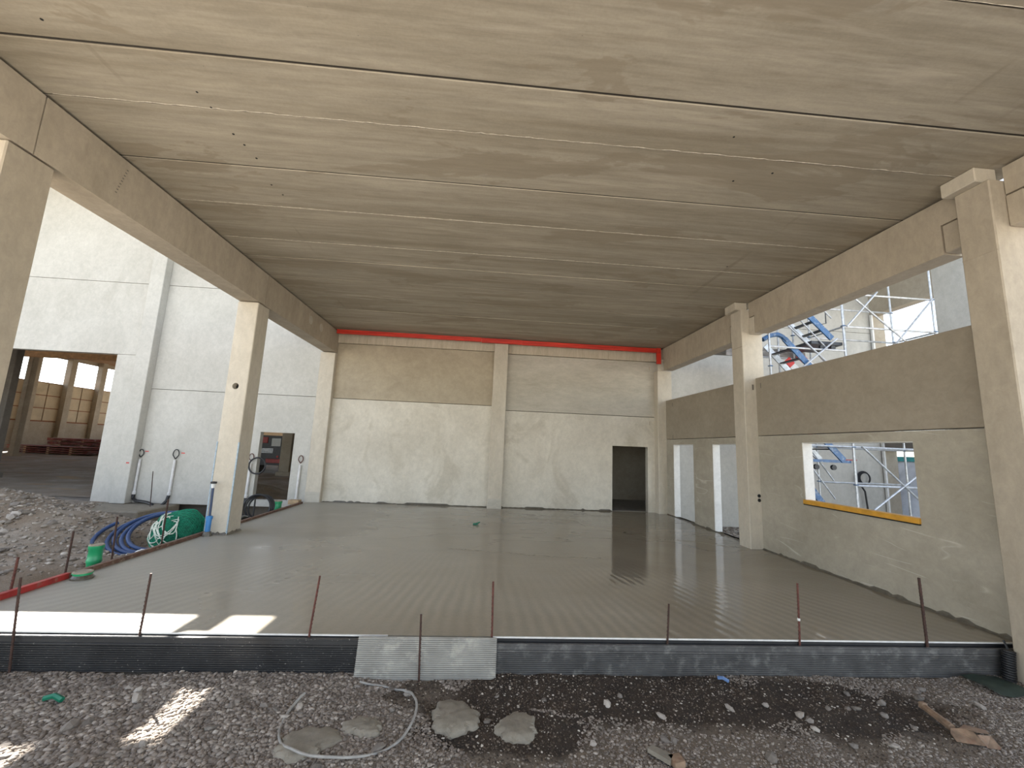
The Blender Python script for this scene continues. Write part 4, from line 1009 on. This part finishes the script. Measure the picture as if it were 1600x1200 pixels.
# guard frames
for x0, z0 in ((9.0, 5.62), (7.12, 3.5)):
    MB().tube([(x0, YF+.5, z0+.05), (x0, YF+.5, z0+.45), (x0+.4, YF+.5, z0+.5), (x0+.4, YF+.5, z0), (x0+.2, YF+.5, z0-.05), (x0, YF+.5, z0+.05)], .014, 6).build('guard_frame', M_DKSTEEL, t)
for x, z in ((8.42, 1.68), (8.88, 1.68), (8.8, 4.78), (9.1, 4.78)):
    MB().lathe([(.035, -.03), (.065, -.03), (.065, .03), (.035, .03)], (x, YF+.02, z), 12, 'Y').build('coupler', M_BLACK, t)
# red and white barrier boards leaning by the stairs
def barrier(label, a, b, y, h=.17, n=6, z=None):
    t2 = thing('barrier_board', label, 'barrier', (a[0], y, a[1]), 'red and white barrier boards')
    d = Vector((b[0]-a[0], 0, b[1]-a[1])); nn = Vector((-d.z, 0, d.x)).normalized()*h/2
    for i in range(n):
        p = Vector((a[0], y, a[1]))+d*(i/n); q = Vector((a[0], y, a[1]))+d*((i+1)/n)
        vs = [p-nn, q-nn, q+nn, p+nn]; vs += [v+Vector((0, .025, 0)) for v in vs]
        MB().add(vs, [(0, 1, 2, 3), (7, 6, 5, 4), (0, 4, 5, 1), (1, 5, 6, 2), (2, 6, 7, 3), (3, 7, 4, 0)]).build('board_stripe', M_REDBAR if i % 2 == 0 else M_WHITEBAR, t2)
    return t2
barrier('red and white barrier board sloping below the upper stair landing', (8.95, 4.82), (10.0, 3.95), YB-.13, .2, 5)
barrier('second red and white board beside the first, behind the stair landing', (8.55, 4.65), (9.35, 3.8), YB-.19, .2, 5)
barrier('red and white barrier board seen at the top of the wide window opening', (8.9, 1.95), (9.9, 2.75), YB+.35, .22, 4)
t3 = thing('cable_coil', 'black cable coil hanging on the wall seen through the wide window', 'cable', (13.1, 12.9, .8))
for i in range(3): MB().tube(ring_pts((12.55+.03*i, 13.02, 1.32), .22-.02*i, 26, math.pi/2, 0)[:-1], .02, 6, closed=True).build('cable_turn', M_BLACK, t3)
MB().tube([(12.4, 13.0, 1.12), (12.55, 13.0, .9), (12.6, 13.0, .3), (12.58, 13.0, -.36)], .026, 8).build('cable_tail', M_BLACK, t3)
tag(MB().box(12.1, 12.5, YW-.002, YW+.004, 1.88, 1.91).build('paint_mark', M_PINK, wo_))['label'] = 'red paint dash on the pale wall'
del bpy.data.objects['paint_mark.003']['label']
# pale sheeting on the ground outside the slot
mb = MB(); xs = np.linspace(6.15, 7.2, 9); ys = np.linspace(8.9, 10.3, 10)
grid_mesh(mb, xs, ys, lambda x, y: -.24+.16*vnoise(x, y, .25, 51))
tag(mb.build('foil_sheet', M_FOIL, smooth=True), 'crumpled pale foil on the ground outside the nearer tall slot', 'sheet')

# ------------------------------------------------------------------ small things in front
def blob_mesh(label, x, y, rx, ry, h, seed):
    bm = bmesh.new(); bmesh.ops.create_icosphere(bm, subdivisions=4, radius=1)
    g = float(h_front(x, y))
    for v in bm.verts:
        d = v.co.copy(); a = math.atan2(d.y, d.x)
        k_ = 1+.14*math.sin(2*a+seed)+.09*math.sin(3*a+2*seed)+.06*math.sin(7*a+seed*3)+.05*math.sin(13*a+seed)+.035*math.sin(23*a+2*seed)
        zz = max(d.z, -.12)
        top = 1-abs(1-zz)**1.8 if zz > 0 else zz
        nx = float(vnoise(d.x*2+seed*7, d.y*2, .22, 61))*.25
        v.co = Vector((x+d.x*rx*k_, y+d.y*ry*k_, g+h*(top+nx*(zz > 0))))
    return tag(MB().addbm(bm).build('concrete_blob', M_FRESH, smooth=True), label, 'concrete', 'fresh concrete blobs on the gravel')
blob_mesh('fresh concrete blob half inside the wire hoop, leftmost of the blobs', -1.13, 3.42, .20, .17, .05, .4)
blob_mesh('small fresh concrete blob wholly inside the wire hoop', -.78, 3.56, .135, .11, .045, 2.2)
blob_mesh('largest round concrete blob right of the wire hoop', -.10, 3.69, .21, .185, .06, 4.1)
blob_mesh('fresh concrete blob on the dark soil, rightmost of the blobs', .39, 3.56, .175, .145, .05, 5.3)
pts = []
for i in range(61):
    a = math.radians(98-305*i/60)
    px_, py_ = -.905+.50*math.cos(a), 3.68+.475*math.sin(a)
    pts.append((px_, py_, float(h_front(px_, py_))+.035+.03*math.sin(3*a+1)))
tag(MB().tube(pts, .0095, 8).build('wire_hoop', M_HOOP, smooth=True), 'open hoop of grey plastic tube lying on the gravel around concrete blobs', 'hoop')
# broken stake and crumpled sheet on the right
zf = lambda x, y: float(h_front(x, y))
t = thing('broken_stake', 'broken brown wooden stake lying on the soil at the lower right', 'wood', (4.0, 3.62, zf(4, 3.62)))
MB().tube([(4.06, 3.80, zf(4.06, 3.8)+.05), (4.02, 3.66, zf(4.02, 3.66)+.05), (3.985, 3.52, zf(3.98, 3.5)+.04)], .026, 6, r1=.03).build('shaft', M_SCRAP, t)
MB().box(4.035, 4.09, 3.79, 3.84, zf(4.06, 3.8)+.025, zf(4.06, 3.8)+.08, .01).build('split_head', M_SCRAP, t)
t = thing('crushed_carton', 'crushed rusty brown carton at the foot of the broken stake', 'scrap', (4.05, 3.43, zf(4.05, 3.43)))
z0 = zf(4.05, 3.43)
MB().add([(3.88, 3.40, z0+.02), (4.05, 3.33, z0+.03), (4.06, 3.44, z0+.085), (3.95, 3.50, z0+.06), (3.90, 3.46, z0+.045)], [(0, 1, 2, 3, 4)]).build('folded_side', M_SCRAP, t)
MB().add([(4.0, 3.48, z0+.07), (4.06, 3.40, z0+.085), (4.20, 3.42, z0+.06), (4.24, 3.49, z0+.05), (4.12, 3.54, z0+.06)], [(0, 1, 2, 3, 4)]).build('folded_flap', M_SCRAP, t)
MB().add([(4.05, 3.33, z0+.02), (4.16, 3.31, z0+.015), (4.2, 3.42, z0+.05), (4.06, 3.40, z0+.07)], [(0, 1, 2, 3)]).build('torn_edge', M_SCRAP, t)
t = thing('tile_shard', 'grey shard of tile at the bottom picture edge', 'shard', (1.40, 3.19, zf(1.4, 3.19)))
z0 = zf(1.4, 3.19)
MB().prism([(1.31, 3.27), (1.36, 3.30), (1.47, 3.20), (1.42, 3.14)], 2, z0+.02, z0+.05).build('shard_body', M_FRESH, t)
MB().prism([(1.43, 3.20), (1.52, 3.22), (1.53, 3.14), (1.45, 3.12)], 2, z0+.01, z0+.05).build('brown_chip', M_SCRAP, t)
mb = MB().tube([(2.40, 4.23, zf(2.4, 4.2)+.03), (2.43, 4.20, zf(2.43, 4.2)+.045), (2.48, 4.19, zf(2.48, 4.2)+.02)], .016, 6)
tag(mb.build('plastic_scrap', M_BLUEBIT, smooth=True), 'tiny blue plastic scrap on the brown soil below the right edging', 'scrap')
mb = MB().tube([(-3.36, 3.89, zf(-3.36, 3.89)+.03), (-3.30, 3.91, zf(-3.3, 3.9)+.045), (-3.22, 3.89, zf(-3.22, 3.89)+.03)], .02, 6)
tag(mb.build('plastic_scrap', M_GREENBIT, smooth=True), 'small green scrap among the grey gravel at the lower left', 'scrap')
t = thing('plastic_spacer', 'small dark green spacer lying on the wet slab in front of the back wall', 'spacer', (-.04, 10.25, 0))
MB().box(-.10, .02, 10.2, 10.26, 0, .035, .008).build('foot', M_GREENBIT, t); MB().tube([(-.02, 10.23, .03), (.06, 10.28, .05)], .014, 6).build('prong', M_GREENBIT, t)
# corrugated black pipe and dark sheet at the lower right corner
t = thing('corrugated_pipe', 'black corrugated pipe end at the right picture edge over the edging', 'pipe', (5.75, 4.25, -.2))
prof = []
for i in range(14): prof += [(.055, i*.03), (.07, i*.03+.008), (.07, i*.03+.02), (.055, i*.03+.028)]
o = MB().lathe(prof, (0, 0, 0), 18).build('pipe_body', M_BLACK, t, origin=(0, 0, 0)); o.location = (-.26, -.005, -.12); o.rotation_euler = (0, .12, 0); o.scale = (.75, .75, .75)
MB().tube([(5.555, 4.30, .06), (5.55, 4.27, .0), (5.53, 4.25, -.1)], .010, 6).build('cable', M_BLACK, t)
mb = MB(); grid_mesh(mb, np.linspace(5.0, 5.40, 9), np.linspace(3.95, 4.28, 7), lambda x, y: -.285+.06*vnoise(x, y, .2, 71)+.02*(y-4.1))
tag(mb.build('plastic_sheet', M_TARP, smooth=True), 'dark green plastic sheet below the edging at the lower right corner', 'sheet')
